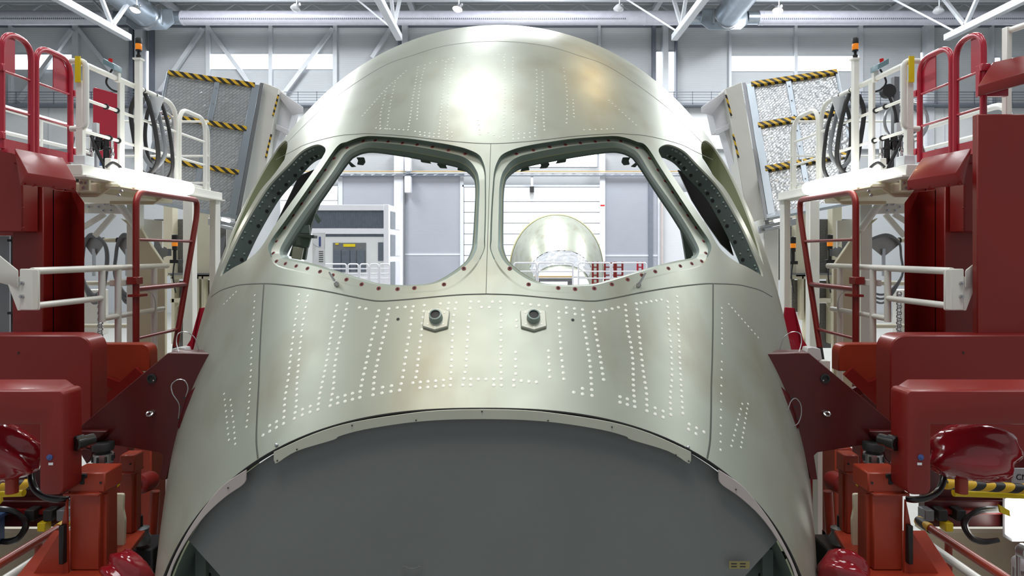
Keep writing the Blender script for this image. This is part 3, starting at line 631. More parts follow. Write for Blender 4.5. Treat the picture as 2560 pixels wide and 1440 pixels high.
SMALL = [
 ('L', [(115,120),(105,320),(90,520),(85,710),(70,970),(50,1150)], 22), ('R', [(1830,220),(1833,500)], 8), ('R', [(1830,640),(1825,900),(1820,1330)], 12), ('R', [(1885,190),(2115,450)], 10), ('R', [(1990,970),(1905,1300)], 9), ('R', [(2035,970),(1980,1310)], 10),
 ('A', [(1305,885),(1280,1000),(1245,1140),(1240,1290)], 13), ('A', [(1390,830),(1350,1000),(1325,1150),(1310,1290)], 14), ('A', [(1620,670),(1600,800),(1570,960),(1545,1150),(1520,1300)], 21), ('A', [(1690,650),(1650,800),(1620,1000),(1610,1190)], 17),
 ('A', [(1900,620),(1880,800),(1860,1000),(1840,1200),(1825,1370)], 24), ('A', [(1975,580),(1940,770),(1920,980),(1912,1200),(1912,1390)], 24), ('A', [(2480,570),(2495,800),(2490,1030),(2475,1200),(2480,1360)], 23),
 ('A', [(1065,1160),(1300,890),(1500,710)], 18), ('A', [(1200,1280),(1475,1300)], 7), ('A', [(1590,1315),(1780,1340)], 5), ('A', [(1640,1350),(1775,1370)], 4), ('A', [(2320,1325),(2440,1375)], 3), ('A', [(1740,630),(2100,560),(2490,545)], 13), ('A', [(1960,1325),(1960,1365)], 2), ('A', [(2220,1200),(2240,1345)], 4),
 ('B', [(10,575),(5,800),(8,1000),(12,1140),(12,1390)], 24), ('B', [(245,700),(252,1000),(240,1170),(228,1270),(232,1360)], 19), ('B', [(305,720),(308,1000),(315,1180),(325,1300)], 17), ('B', [(515,680),(545,880),(555,1050),(545,1230)], 15), ('B', [(610,1000),(620,1170)], 6), ('B', [(70,1340),(180,1330)], 3), ('B', [(65,1385),(180,1370)], 3), ('B', [(970,1005),(1240,1250)], 9), ('B', [(720,1300),(1010,1290)], 6)]
FRM = {'L': (600, 700, 3.13), 'R': (1220, 700, 3.131), 'A': (640, 0, 4.0), 'B': (1280, 0, 4.0)}
big = [p for f, c, n in LOWC for p in along(cr(c, *FRM[f]), n)]; small = [p for f, c, n in SMALL for p in along(cr(c, *FRM[f]), n)]
# two mirrored side fields on the left flank
small += [p for c, n in (([(560,985),(566,1040),(572,1100)], 9), ([(576,1000),(584,1060),(588,1110)], 9), ([(590,730),(560,760)], 5)) for p in along(c, n)]
bt = solve(big); sm = solve(small)
for k, (T, Y) in enumerate(zip(*bt)):
    if k < 300: inst(riv_me, 'rivet', ns, on_surf(T, Y, 0.0, 0.0004))
def joined_discs(TY, r, name):
    mb = MB()
    for T, Y in TY:
        M = on_surf(T, Y, 0.0, 0.0004)
        mb.lathe(M.to_translation(), M.to_3x3() @ Vector((0, 0, 1)), [(r, -.001), (r, .0005), (r * .6, .001)], 8)
    o = mb.build(name, 'rivet_metal', ns, recalc=False); o['kind'] = 'stuff'; return o
joined_discs(list(zip(bt[0][300:], bt[1][300:])), 0.0085, 'outer_rivets'); joined_discs(list(zip(*sm)), 0.0062, 'small_rivets')
# ------------------------------------------------------------------ front edge, tabs and bulkhead
MBm = MB()
te = np.linspace(-2.0, 2.0, 160); e0 = surf(te, np.full_like(te, 3.0)); cz = CZ - 2.03
def ring(k, dy): return [tuple((X0 + (p[0] - X0) * k, 3.0 + dy, cz + (p[2] - cz) * k)) for p in e0]
MB().grid([ring(1.0, 0), ring(1.0005, -.004), ring(0.996, -.004), ring(0.992, 0.0), ring(0.99, .05)]).build('edge_seal', 'black', ns, recalc=False)
MB().tube([(p_[0], 2.993, p_[2]) for p_ in e0], .0042, 6).build('edge_bead', 'black', ns)
def edge_tab(outer, inner, m, nm='edge_tab', s=-1):
    pts = [P(a, b, 2.985) for a, b in outer + inner[::-1]]
    if s > 0: pts = [V(2 * X0 - p.x, p.y, p.z) for p in pts]
    o = MB().prism(pts, (0, 0.008, 0)).build(nm, m, ns, 0.002); return o
eo = dense([(684,1130),(784,1085),(886,1055),(1034,1032),(1120,1025),(1207,1023.5)], 4); ei = dense([(684,1150),(687,1156),(693,1157.5),(742,1128),(833,1100),(848,1091),(907,1075),(1013,1058),(1110,1050),(1207,1048)], 4)
mirx = lambda l: [(2 * 1206 - a, b) for a, b in l[::-1]]
edge_tab(eo + mirx(eo)[1:], ei + mirx(ei)[1:], 'tab_metal')
so = dense([(616,1174),(558,1213),(513,1265),(474,1321),(439,1385),(416,1441),(399,1492),(387,1562)], 4); si = dense([(615,1200),(605,1214),(563,1243),(513,1289),(471,1345),(433,1415),(416,1480),(402,1560)], 4)
for s in (-1, 1): edge_tab(so, si, 'tab_pink', 'side_tab', s)
# domed grey bulkhead
fa = np.linspace(-2.0, 2.0, 81); b0 = surf(fa, np.full_like(fa, 3.0)); rows = []
for k in np.linspace(0.02, 0.988, 14):
    rows.append([(X0 + (p[0] - X0) * k, 3.04 - 0.05 * (1 - k * k), max(cz + (p[2] - cz) * k, -99)) for p in b0])
bk = MB().grid(rows)
o = bk.build('bulkhead', 'bulkhead_grey', ns, recalc=False)
bm = bmesh.new(); bm.from_mesh(o.data); L0 = root_loc(ns)
for s in (-1, 1):
    a = P(468, 1352, 3.03); b = P(553, 1440, 3.03)
    if s > 0: a.x = 2 * X0 - a.x; b.x = 2 * X0 - b.x
    d = (b - a); nrm = Vector((-d.z, 0, d.x)).normalized()
    if nrm.dot(Vector((X0, 3, cz)) - a) > 0: nrm = -nrm
    bmesh.ops.bisect_plane(bm, geom=bm.verts[:] + bm.edges[:] + bm.faces[:], plane_co=a - L0, plane_no=nrm, clear_outer=True)
bm.to_mesh(o.data); bm.free()
MB().grid([[(X0 + (p[0] - X0) * k, y, cz + (p[2] - cz) * k) for p in b0] for k, y in ((0.985, 3.05), (0.97, 3.30), (0.80, 3.32), (0.80, 3.36))]).build('bulkhead_frame', 'dark_primer', ns)
for s in (-1, 1):
    for k in range(9):
        c = P(445 + k * 9 + (k % 2) * 14, 1375 + k * 9, 3.24)
        if s > 0: c.x = 2 * X0 - c.x
        inst(rh_me, 'lightening_hole', ns, Matrix.Translation(c) @ Matrix.Rotation(math.pi / 2, 4, 'X'))
    a = P(505, 1370, 3.2); b = P(505, 1470, 3.2)
    if s > 0: a.x = 2 * X0 - a.x; b.x = 2 * X0 - b.x
    MB().bar(a, b, 0.05, 0.03).build('bulkhead_stiffener', 'dark_primer', ns)
# tab screws, edge screws, label
for x, y in ((880,1064),(1040,1051),(1205,1029),(1370,1052),(1530,1068),(742,1124),(1690,1138),(570,1220),(1840,1224),(693,1152),(1722,1153)):
    MB().cyl(P(x, y, 2.985), P(x, y, 2.98), 0.0035, n=8).build('tab_screw', 'ink', ns)
for x, y in ((692,1113),(1719,1119)):
    T, Y = solve([(x, y)]); M = on_surf(T[0], Y[0], 0, 0); MB().lathe(M.to_translation(), M.to_3x3() @ V(0, 0, 1), [(.009, -.002), (.009, .004), (.006, .009), (.001, .011)], 12).build('edge_stud', 'steel', ns)
lb = MB().box(P(1823, 1404, 2.992), P(1874, 1422, 2.992) + V(0, .004, 0)).build('rating_label', 'brass_label', ns)
for k in range(4): MB().box(P(1828 + 22 * (k % 2), 1408 + 7 * (k // 2), 2.9915), P(1842 + 22 * (k % 2), 1411 + 7 * (k // 2), 2.9915) + V(0, .0005, 0)).build('label_print', 'ink', lb)
MB().tube(spline([P(a, b, 2.985) for a, b in ((1005,1422),(1010,1416),(1020,1420),(1030,1421),(1040,1420),(1050,1416),(1053,1422),(1048,1432),(1050,1445),(1008,1445),(1010,1432))], 4, True), 0.0018, 6, True).build('embossed_outline', 'bulkhead_grey', ns)
# sensor ports below the windshield
for (x, y) in ((1091, 800), (1333, 800)):
    T, Y = solve([(x, y)]); M = on_surf(T[0], Y[0], 0, 0); c = M.to_translation(); n = (M.to_3x3() @ V(0, 0, 1)).normalized(); r = n.cross(V(0, 0, 1)).normalized(); u = r.cross(n).normalized()
    if u.z < 0: u = -u
    pt = bpy.data.objects.new('sensor_port', None); COL.objects.link(pt); pt.parent = ns
    hexp = [c + r * a * .062 + u * b * .062 - n * .004 for a, b in ((-1, .75), (0, 1.05), (1, .75), (1, -.75), (0, -1.1), (-1, -.75))]
    MB().prism(hexp, n * 0.02).build('base_plate', 'tab_metal', pt, 0.004)
    MB().lathe(c, n, [(.033, .014), (.033, .024), (.03, .05), (.0235, .051), (.0235, .03), (.001, .029)], 28).build('port_ring', 'teal_light', pt)
    MB().lathe(c, n, [(.0232, .02), (.0232, .044), (.001, .0445)], 24).build('port_bore', 'black', pt)
    for a, b in ((-.6, .55), (.6, .55), (-.6, -.55), (.6, -.55), (0, .8), (0, -.85)):
        MB().lathe(c + r * a * .062 + u * b * .062, n, [(.005, .012), (.005, .0172), (.001, .0175)], 8).build('port_screw', 'rivet_metal', pt)
for x, y in ((995, 798), (1432, 800)):
    T, Y = solve([(x, y)]); inst(mesh_of(MB().lathe((0, 0, 0), (0, 0, 1), [(.008, -.002), (.008, .0008), (.001, .0009)], 12), 'pilot_hole', 'black'), 'pilot_hole', ns, on_surf(T[0], Y[0], 0, 0.0005))
# locating pins on the sill
for x, y, s in ((843, 712, -1), (1595, 714, 1)):
    T, Y = solve([(x, y)]); M = on_surf(T[0], Y[0], 0, 0); c = M.to_translation(); n = (M.to_3x3() @ V(0, 0, 1)).normalized()
    tp = c + n * .02; en = tp + V(s * 0.028, -0.02, 0.055)
    MB().lathe(c, n, [(.014, -.001), (.014, .012), (.008, .02), (.007, .03)], 14).cyl(tp, en, .0065, .0045, 10).build('locating_pin', 'chrome', ns)
# ------------------------------------------------------------------ inside the cockpit
def inner(name, m, pts, Y, th=0.03, s=-1, dy=0.0):
    q = [P(a, b, Y + dy * i / max(1, len(pts) - 1)) for i, (a, b) in enumerate(pts)]
    if s > 0: q = [V(2 * X0 - p.x, p.y, p.z) for p in q]
    return MB().prism(q, (0, th, 0)).build(name, m, ns, 0.004)
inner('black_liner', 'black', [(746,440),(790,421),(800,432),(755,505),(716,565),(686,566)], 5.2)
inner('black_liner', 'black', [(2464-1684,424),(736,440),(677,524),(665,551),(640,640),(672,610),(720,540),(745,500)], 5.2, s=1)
for s in (-1, 1):
    for pts in ([(890,392),(910,392),(913,404),(907,412),(892,410),(895,400)], [(868,404),(874,402),(890,415),(878,417)], [(1050,392),(1070,394),(1078,408),(1052,404)], [(1098,401),(1120,403),(1114,412),(1118,420),(1100,419),(1092,410)], [(1146,413),(1164,421),(1166,428),(1143,424)]):
        inner('clip', 'dark_primer', [(a, b + 1) for a, b in pts], 4.75, 0.02, s)
    inner('equipment_rack', 'dark_primer', [(722,640),(735,600),(760,560),(785,520),(800,500),(778,560),(770,600),(762,650)], 5.4, 0.05, s)
inner('rack_bracket', 'teal_light', [(746,583),(758,565),(772,562),(774,584)], 5.3); inner('rack_bracket', 'teal_primer', [(740,592),(778,590),(770,620),(738,612)], 5.28); inner('rack_tray', 'dark_primer', [(742,584),(785,588),(784,596),(742,592)], 5.2, 0.1)
inner('rack_panel', 'tab_metal', [(728,646),(732,616),(758,620),(752,650)], 5.25)
inner('clip_plate', 'teal_light', [(786,536),(791,533),(803,552),(795,559),(787,548)], 5.3, .01)
def sheet(label, m, pts, Y):
    t = thing('paper_sheet', label, 'paper', P(*pts[2], Y)); MB().prism([P(a, b, Y) for a, b in pts], (0, .004, 0)).build('sheet', m, t); return t
pa = sheet('white printed sheet with a blue block hanging inside the left cockpit window', 'paper', [(782,582),(812,587),(810,622),(792,616),(782,608)], 12.488)
MB().box(P(797, 592, 12.48), P(802, 616, 12.48) + V(0, .004, 0)).build('print_block', 'ink_blue', pa)
pb = sheet('lower white printed sheet hanging inside the left cockpit window', 'paper', [(790,617),(812,622),(812,668),(782,660)], 12.488)
for k in range(6): MB().box(P(797, 628 + 5 * k, 12.48), P(808, 629.5 + 5 * k, 12.48) + V(0, .004, 0)).build('print_line', 'ink', pb)
st = thing('paper_stand', 'pale stand holding the printed sheets behind the left cockpit window', 'stand', V(P(797, 660, 12.6).x, 12.6, 0)); MB().cyl(V(P(797, 660, 12.6).x, 12.6, 0), P(797, 585, 12.6), 0.03).build('pole', 'steel_white', st); MB().box(P(781, 582, 12.5), P(813, 664, 12.5) + V(0, .02, 0)).build('board', 'wall_white', st)
# support cradle that carries the nose section
cr_ = thing('support_cradle', 'red cradle stand carrying the nose section from below', 'stand', (X0, 5, 0))
for y in (3.9, 6.2):
    zb = min(surf(np.array([math.pi]), np.array([v]))[0][2] for v in (y - .15, y, y + .15))
    for sx in (-1, 1): MB().box((X0 + sx * 1.6, y - .12, 0), (X0 + sx * 1.3, y + .12, zb - .35)).build('leg', 'red_paint', cr_, .02)
    MB().box((X0 - 1.6, y - .14, zb - .35), (X0 + 1.6, y + .14, zb - .005)).build('cross_beam', 'red_paint', cr_, .02)
# ------------------------------------------------------------------ work stand on both sides of the nose
def U(px, Y): return -0.13 + (VX - px) / F * Y
def Z(py, Y): return CZ + (VY - py) / F * Y
class Side:
    def __init__(s, sg, nm): s.s = sg; s.nm = nm
    def q(s, u, y, z): return V(X0 + s.s * u, y, CZ + z)                    # u outwards from the nose axis, z from eye height
    def p(s, px, py, Y): return V(X0 + s.s * U(px, Y), Y, Z(py, Y))          # picture point of the left half, mirrored on the right
    def bx(s, u0, u1, y0, y1, z0, z1): return MB().box(s.q(u0, y0, z0), s.q(u1, y1, z1))
    def pb(s, px0, px1, py0, py1, y0, y1):
        a = s.p(px0, py0, y0); b = s.p(px1, py1, y0); b.y = y1; return MB().box(a, b)
    def poly(s, pts, Y, th): return MB().prism([s.p(a, b, Y) for a, b in pts], (0, th, 0))
    def base(s, u, y): return s.q(u, y, -CZ)
def hexbolt(a, d, r=0.012, h=0.012): return MB().lathe(a, d, [(r, 0), (r, h), (r * .5, h * 1.02), (r * .5, h * 1.8), (.001, h * 1.82)], 6)
def blob(c, rx, ry, rz, seed, amp=0.16, n=22, m=30):
    rnd = random.Random(seed); ph = [(rnd.uniform(1, 4), rnd.uniform(1, 4), rnd.uniform(1, 4), rnd.uniform(0, 6)) for _ in range(5)]; rows = []
    for i in range(n + 1):
        t = math.pi * i / n; row = []
        for k in range(m):
            a = 2 * math.pi * k / m; d = Vector((math.sin(t) * math.cos(a), math.sin(t) * math.sin(a), math.cos(t)))
            f = 1 + amp * sum(math.sin(p[0] * d.x * 2 + p[1] * d.y * 2 + p[2] * d.z * 2 + p[3]) for p in ph) / 3 + amp * .35 * abs(math.sin(7 * a + 5 * t))
            row.append(Vector(c) + Vector((d.x * rx * f, d.y * ry * f, d.z * rz * f)))
        rows.append(row)
    return MB().grid(rows, True)
for S in (Side(-1, 'left'), Side(1, 'right')):
    n = S.nm; q = S.q; p = S.p; base = S.base
    # ---- lift tower
    t = thing('lift_tower', 'tall red steel lift tower with a folded hood on the %s' % n, 'tower', base(3.4, 5.1))
    S.bx(U(30, 4.9), U(108, 4.9), 4.9, 5.02, -1.05, Z(455, 4.9) - CZ).build('front_flange', 'red_paint', t, .006)
    S.bx(U(-120, 5.3), U(160, 5.3), 5.3, 5.36, -1.05, Z(440, 5.3) - CZ).build('web', 'red_paint', t, .004)
    S.bx(U(100, 4.9), U(108, 4.9), 5.0, 5.32, -1.05, Z(470, 4.9) - CZ).build('inner_flange', 'red_paint', t, .003)
    a, b = U(160, 5.33), U(211, 5.02)
    wing = [q(a, 5.33, -1.05), q(b, 5.02, -1.05), q(b, 5.02, (VY - 507) / F * 5.02), q(a * .45 + b * .55, 5.16, (VY - 472) / F * 5.16), q(a, 5.33, (VY - 450) / F * 5.33)]
    MB().prism(wing, S.q(0, .03, 0) - S.q(-0.02, 0, 0)).build('side_wing', 'red_paint', t, .003)
    S.bx(4.6, 5.0, 4.8, 5.36, -CZ, -1.05).build('pedestal', 'red_paint', t, .01); S.bx(3.3, 5.0, 5.1, 5.3, -1.2, -1.05).build('sill', 'red_paint', t)
    S.pb(-160, 56, 372, 580, 4.72, 4.88).build('cover_box', 'red_paint', t, .008)
    S.bx(U(-120, 4.95), U(33, 4.95), 4.97, 5.3, -1.05, .12).build('guide_rail', 'grey_metal', t, .006)
    S.bx(U(22, 4.95), U(26, 4.95), 4.955, 4.97, -1.05, .12).build('guide_edge', 'steel', t)
    for y in (598, 690, 780): S.pb(18, 33, y, y + 6, 4.93, 4.97).build('rail_clamp', 'ink', t)
    hood = [p(50, 462, 4.36), p(190, 476, 4.36), p(70, 432, 4.36), p(190, 450, 4.36), p(36, 371, 4.58), p(157, 395, 4.58), p(50, 462, 4.62), p(190, 476, 4.55), p(190, 452, 4.55), p(36, 371, 4.62), p(157, 395, 4.62)]
    MB().hull(hood).build('hood', 'red_paint', t, .004)
    for x, y, Y in ((60, 460, 4.36), (84, 464, 4.36), (132, 468, 4.36), (181, 471, 4.36), (58, 520, 4.71), (58, 570, 4.71), (37, 408, 4.71)): hexbolt(p(x, y, Y), (0, -1, 0), .008, .006).build('bolt', 'red_paint', t)
    for x0, x1 in ((112, 132), (136, 156)):
        MB().prism([p(x0, 845, 5.0), p(x1, 845, 5.28), p(x1, 812, 5.28)], q(.012, 0, 0) - q(0, 0, 0)).build('foot_gusset', 'red_paint', t)
    S.pb(113, 163, 806, 850, 5.24, 5.29).build('foot_plate', 'cream_plate', t)
    if n == 'left': S.pb(66, 84, 516, 544, 4.893, 4.899).build('sticker', 'sticker_orange', t)
    if n == 'right':
        S.bx(U(14, 4.3), U(-150, 4.3), 4.3, 4.35, -.75, Z(285, 4.3) - CZ).build('outer_flange', 'red_paint', t, .006)
        hood2 = [p(12, 240, 4.3), p(-140, 200, 4.3), p(12, 215, 4.3), p(-140, 170, 4.3), p(-20, 155, 4.5), p(-140, 130, 4.5), p(12, 240, 4.5), p(-140, 200, 4.5)]
        MB().hull(hood2).build('upper_hood', 'red_paint', t, .004)
        S.pb(14, -60, 162, 240, 4.52, 4.56).build('hood_back', 'crimson', t, .004)
    # ---- pair of red gates on the tower platform
    for g, (y0, y1, pa, pb) in enumerate(((4.53, 4.81, 4.55, 4.66), (4.855, 5.235, 5.05, 5.22))):
        which = ('outer', 'inner')[g]
        t = thing('tower_gate', '%s red tube gate with a panel atop the %s tower' % (which, n), 'gate', q(3.27, (y0 + y1) / 2, .69))
        fr = fillet([q(3.27, y0, .69), q(3.27, y0, 1.475), q(3.27, y1, 1.475), q(3.27, y1, .69)], .13, 7)
        MB().tube(fr, .021, 12).build('frame', 'crimson', t)
        for z in (1.21, .965): MB().cyl(q(3.27, y0, z), q(3.27, y1, z), .0095, n=10).build('rung', 'crimson', t)
        pl = fillet([q(3.275, pa, 1.21), q(3.275, pb, 1.21), q(3.275, pb, 1.46), q(3.275, pa, 1.46)], .07, 4, True) if False else [q(3.275, pa, 1.21), q(3.275, pb, 1.21), q(3.275, pb, 1.37 if g else 1.40), q(3.275, pb - .07 * (1 if g else 0), 1.46), q(3.275, pa, 1.46)]
        MB().prism(pl, q(.006, 0, 0) - q(0, 0, 0)).build('infill_panel', 'crimson', t)
        MB().box(q(3.27, y0, .67), q(3.276, y1, .76)).build('kick_plate', 'crimson', t)
        for z in (.75, 1.2): MB().box(q(3.24, y1 + .005 if g else y0 - .03, z), q(3.30, y1 + .045 if g else y0 + .0, z + .05)).build('hinge_clamp', 'crimson', t, .004)
    # ---- upper platform
    t = thing('upper_platform', 'white steel upper work platform beside the %s of the nose' % n, 'platform', base(3.5, 6.2))
    S.bx(3.03, 3.16, 5.0, 7.42, .565, .645).build('edge_beam', 'white_paint', t, .005)
    S.bx(3.0, 3.18, 5.0, 7.42, .555, .567).build('beam_flange', 'white_paint', t)
    S.bx(3.16, 4.15, 5.42, 7.42, .615, .64).build('deck', 'steel_white', t)
    S.bx(3.16, 3.9, 5.42, 6.6, .47, .55).build('under_beam', 'ivory_paint', t, .01)
    for y in (5.45, 6.3): MB().prism([q(3.02, y, .56), q(3.6, y, .56), q(3.6, y, .44), q(3.2, y, .44)], (0, .03, 0)).build('bracket', 'ivory_paint', t, .003)
    for x, y in ((203, 457), (210, 470), (216, 457), (298, 488), (304, 478)): hexbolt(p(x, y, 5.2), (0, -1, 0), .012, .01).build('bolt', 'steel', t)
    S.pb(197, 222, 446, 476, 5.21, 5.24).build('angle_plate', 'ivory_paint', t, .003)
    for y in (7.0, 8.2): S.bx(3.72, 3.84, y, y + .12, -CZ, .62).build('support_post', 'white_paint', t, .006)
    S.bx(3.05, 3.12, 7.3, 7.42, -CZ, .56).build('support_post', 'white_paint', t, .006)
    # ---- guard rail on the upper platform
    t = thing('guard_rail', 'white tube guard rail along the upper platform on the %s' % n, 'railing', q(3.128, 5.9, .645))
    u = 3.128
    MB().tube(fillet([q(u, 5.13, 1.43), q(u, 6.6, 1.43), q(u, 6.6, .62)], .22, 8), .0215, 12).build('top_rail', 'white_paint', t)
    MB().cyl(q(u, 5.18, 1.165), q(u, 6.58, 1.165), .0125, n=10).build('mid_rail', 'white_paint', t); MB().cyl(q(u, 5.18, .92), q(u, 6.58, .92), .0125, n=10).build('mid_rail', 'white_paint', t)
    S.bx(3.10, 3.15, 5.11, 5.16, .60, 1.29).build('end_post', 'white_paint', t, .004)
    S.bx(3.115, 3.14, 5.63, 5.70, .60, 1.42).build('flat_post', 'white_paint', t, .003)
    MB().cyl(q(u, 5.93, .60), q(u, 5.93, 1.43), .021, n=12).build('post', 'white_paint', t)
    MB().tube(fillet([q(3.2, 5.13, .93), q(3.085, 5.13, .93), q(3.085, 5.13, 1.44), q(3.2, 5.13, 1.44)], .05, 6), .0215, 12).build('end_hoop', 'white_paint', t)
    MB().tube(fillet([q(u, 6.66, .6), q(u, 6.66, 1.41), q(u, 7.22, 1.41), q(u, 7.22, .6)], .16, 8), .021, 12).build('gate_hoop', 'white_paint', t)
    for z in (1.165, .92): MB().cyl(q(u, 6.66, z), q(u, 7.22, z), .0125, n=10).build('gate_rung', 'white_paint', t)
    MB().tube(fillet([q(u, 7.22, 1.36), q(u + .02, 7.33, 1.3), q(u + .02, 7.33, .6)], .1, 6), .02, 12).build('return_post', 'white_paint', t)
    for z in (.74, 1.03, 1.4): MB().cyl(q(u, 7.3, z), q(4.3, 7.3, z), .0125, n=8).build('cross_rail', 'white_paint', t)
    for yy, z in ((6.0, 1.43), (6.2, 1.43), (5.45, 1.165), (5.6, 1.165), (5.5, .92), (5.62, .92), (6.15, 1.165)): MB().tube([q(u, yy, z + .001), q(u, yy + .012, z)], .024, 12).build('hose_clip', 'ink', t)
    S.pb(187, 200, 140, 205, 5.09, 5.1).build('warning_strip', 'yellow', t)
    S.pb(185, 212, 388, 412, 5.08, 5.2).build('post_foot', 'steel_white', t, .004); S.pb(261, 277, 395, 428, 5.35, 5.45).build('post_foot', 'white_paint', t, .004)
    S.bx(3.145, 3.2, 6.6, 7.4, .60, .70).build('kick_plate', 'white_paint', t, .003)
    # ---- luminaire under the platform edge
    t = thing('tube_luminaire', 'bright tube luminaire under the %s platform edge' % n, 'lamp', q(2.93, 5.9, .5))
    MB().tube([q(2.93, 5.28, .6), q(2.93, 5.285, .6), q(2.93, 5.3, .6), q(2.93, 5.34, .6), q(2.93, 6.42, .6), q(2.93, 6.46, .6), q(2.93, 6.47, .6)], [.01, .035, .052, .062, .062, .045, .01], 18).build('diffuser', 'tube_light', t)
    S.bx(2.94, 3.06, 5.32, 6.44, .50, .545).build('housing', 'ivory_paint', t, .01)
    for y in (5.5, 6.25): S.bx(2.93, 3.08, y, y + .03, .52, .58).build('clip', 'ivory_paint', t)
    MB().tube(spline([q(3.02, 5.28, .66), q(3.0, 5.33, .7), q(2.96, 5.36, .67), q(2.94, 5.34, .63)], 5), .012, 8).build('cable', 'rubber', t)
    # ---- beacon mast
    t = thing('beacon_mast', 'white mast with an amber warning beacon on the %s platform' % n, 'beacon', q(3.09, 5.86, .645))
    S.bx(3.065, 3.115, 5.84, 5.89, .62, 1.66).build('mast', 'white_paint', t, .004); S.bx(3.055, 3.125, 5.83, 5.9, 1.655, 1.668).build('mast_cap', 'white_paint', t)
    b0_ = q(3.09, 5.865, 1.668)
    MB().lathe(b0_, (0, 0, 1), [(.02, 0), (.02, .03), (.012, .032), (.012, .06), (.025, .062), (.025, .075)], 16).build('beacon_base', 'black', t)
    MB().lathe(b0_, (0, 0, 1), [(.025, .075), (.026, .08), (.026, .125), (.024, .13)], 18).build('beacon_lens', 'amber', t)
    MB().lathe(b0_, (0, 0, 1), [(.0265, .127), (.0265, .17), (.022, .178), (.001, .18)], 18).build('beacon_cap', 'black', t)
    # ---- emergency button box
    t = thing('button_box', 'small grey box with a red button on the %s guard rail' % n, 'control box', q(3.12, 5.6, 1.46))
    MB().hull([q(3.09 + a, 5.5 + b, 1.475 + c + a * .55) for a in (0, .09) for b in (0, .12) for c in (0, .045)]).build('box', 'box_teal', t, .004)
    MB().cyl(q(3.155, 5.56, 1.552), q(3.15, 5.56, 1.58), .016).build('button', 'button_red', t); S.bx(3.10, 3.14, 5.58, 5.62, 1.40, 1.49).build('stalk', 'white_paint', t, .003)
    MB().tube(spline([q(3.15, 5.58, 1.5), q(3.2, 5.58, 1.40), q(3.17, 5.6, 1.34), q(3.13, 5.66, 1.33)], 6), .008, 8).build('cable', 'rubber', t)
    # ---- hoses hanging from the rail
    for k, (dx, m, r, lo, lab) in enumerate(((0, 'rubber', .02, .74, 'black hose loop nearest the beacon mast'), (16, 'grey_hose', .018, .82, 'grey hose loop behind the black one'), (30, 'rubber', .017, .70, 'thin black hose loop farthest from the mast'))):
        y = 6.05 + k * .13; c = q(3.20, y, 1.42)
        o = MB().tube(spline([q(3.21, y, 1.40), q(3.26, y, 1.25), q(3.24 + .02 * k, y + .02, 1.0), q(3.2, y + .04, lo), q(3.12, y + .06, lo - .03), q(3.05, y + .06, lo + .1), q(3.06, y + .03, 1.1), q(3.1, y, 1.32), q(3.14, y, 1.42)], 7), r, 10).build('hose', m)
        tag(center(o), '%s, hanging on the %s guard rail' % (lab, n), 'hose', 'hoses hanging on the guard rails')
    t = thing('hose_hanger', 'white triangular hose hanger clipped to the %s guard rail' % n, 'bracket', q(3.1, 6.15, 1.2))
    MB().prism([q(3.0, 6.12, 1.40), q(3.18, 6.12, 1.40), q(3.11, 6.12, 1.20), q(3.07, 6.12, 1.20)], (0, .012, 0)).build('plate', 'steel_white', t, .002); MB().bar(q(3.09, 6.11, 1.25), q(3.09, 6.11, 1.0), .02, .02).build('strap', 'steel', t)
    t = thing('hose_reel', 'round steel hose reel behind the %s guard rail' % n, 'reel', q(3.25, 6.9, .9))
    cc = p(407, 307, 6.75) if n == 'left' else p(395, 335, 6.75); rr = .62 if n == 'left' else 1.0
    MB().tube([cc + V(math.cos(a) * .17 * rr, 0, math.sin(a) * .17 * rr) for a in np.linspace(0, 2 * math.pi, 33)[:-1]], .014, 8, True).build('rim', 'steel', t)
    MB().tube([cc + V(math.cos(a) * .10 * rr, 0, math.sin(a) * .10 * rr) for a in np.linspace(0, 2 * math.pi, 33)[:-1]], .01, 8, True).build('inner_rim', 'steel', t)
    for k in range(18):
        a = 2 * math.pi * k / 18; MB().cyl(cc + V(math.cos(a) * .1 * rr, 0, math.sin(a) * .1 * rr), cc + V(math.cos(a) * .17 * rr, 0, math.sin(a) * .17 * rr), .005, n=6).build('spoke', 'steel', t)
    MB().cyl(cc, V(cc.x, cc.y, CZ + .64), .012, n=8).build('stem', 'steel', t)
    # ---- valve set
    t = thing('valve_assembly', 'chrome air valve and filter set on the %s platform' % n, 'valve', q(3.35, 5.75, .645))
    for k, (x, z0, z1, r, m) in enumerate(((3.42, .68, 1.0, .016, 'chrome'), (3.36, .86, 1.0, .03, 'black_gloss'), (3.3, .74, .98, .024, 'black_gloss'), (3.25, .66, .95, .014, 'chrome'), (3.5, .66, .9, .02, 'steel'))):
        MB().lathe(q(x, 5.75, z0), (0, 0, 1), [(r * .7, 0), (r, .02), (r, (z1 - z0) * .5), (r * 1.3, (z1 - z0) * .52), (r * 1.3, (z1 - z0) * .6), (r, (z1 - z0) * .62), (r * .7, z1 - z0)], 12).build('valve_body', m, t)
    MB().tube(fillet([q(3.52, 5.75, .7), q(3.52, 5.75, .98), q(3.25, 5.75, .98), q(3.25, 5.75, .66)], .05, 5), .013, 8).build('pipe', 'chrome', t)
    MB().cyl(q(3.47, 5.72, .8), q(3.47, 5.76, .8), .035).build('gauge', 'steel', t)
    MB().tube(spline([q(3.42, 5.74, .98), q(3.36, 5.72, .85), q(3.3, 5.72, .72), q(3.3, 5.74, .645)], 6), .014, 8).build('hose', 'rubber', t)
    S.bx(3.4, 3.44, 5.78, 5.82, .64, 1.1).build('back_bar', 'steel_white', t)
    MB().tube(spline([q(3.58, 5.74, 1.1), q(3.56, 5.72, .95), q(3.6, 5.72, .8), q(3.58, 5.74, .66)], 6), .012, 8).build('spring_hose', 'chrome', t)
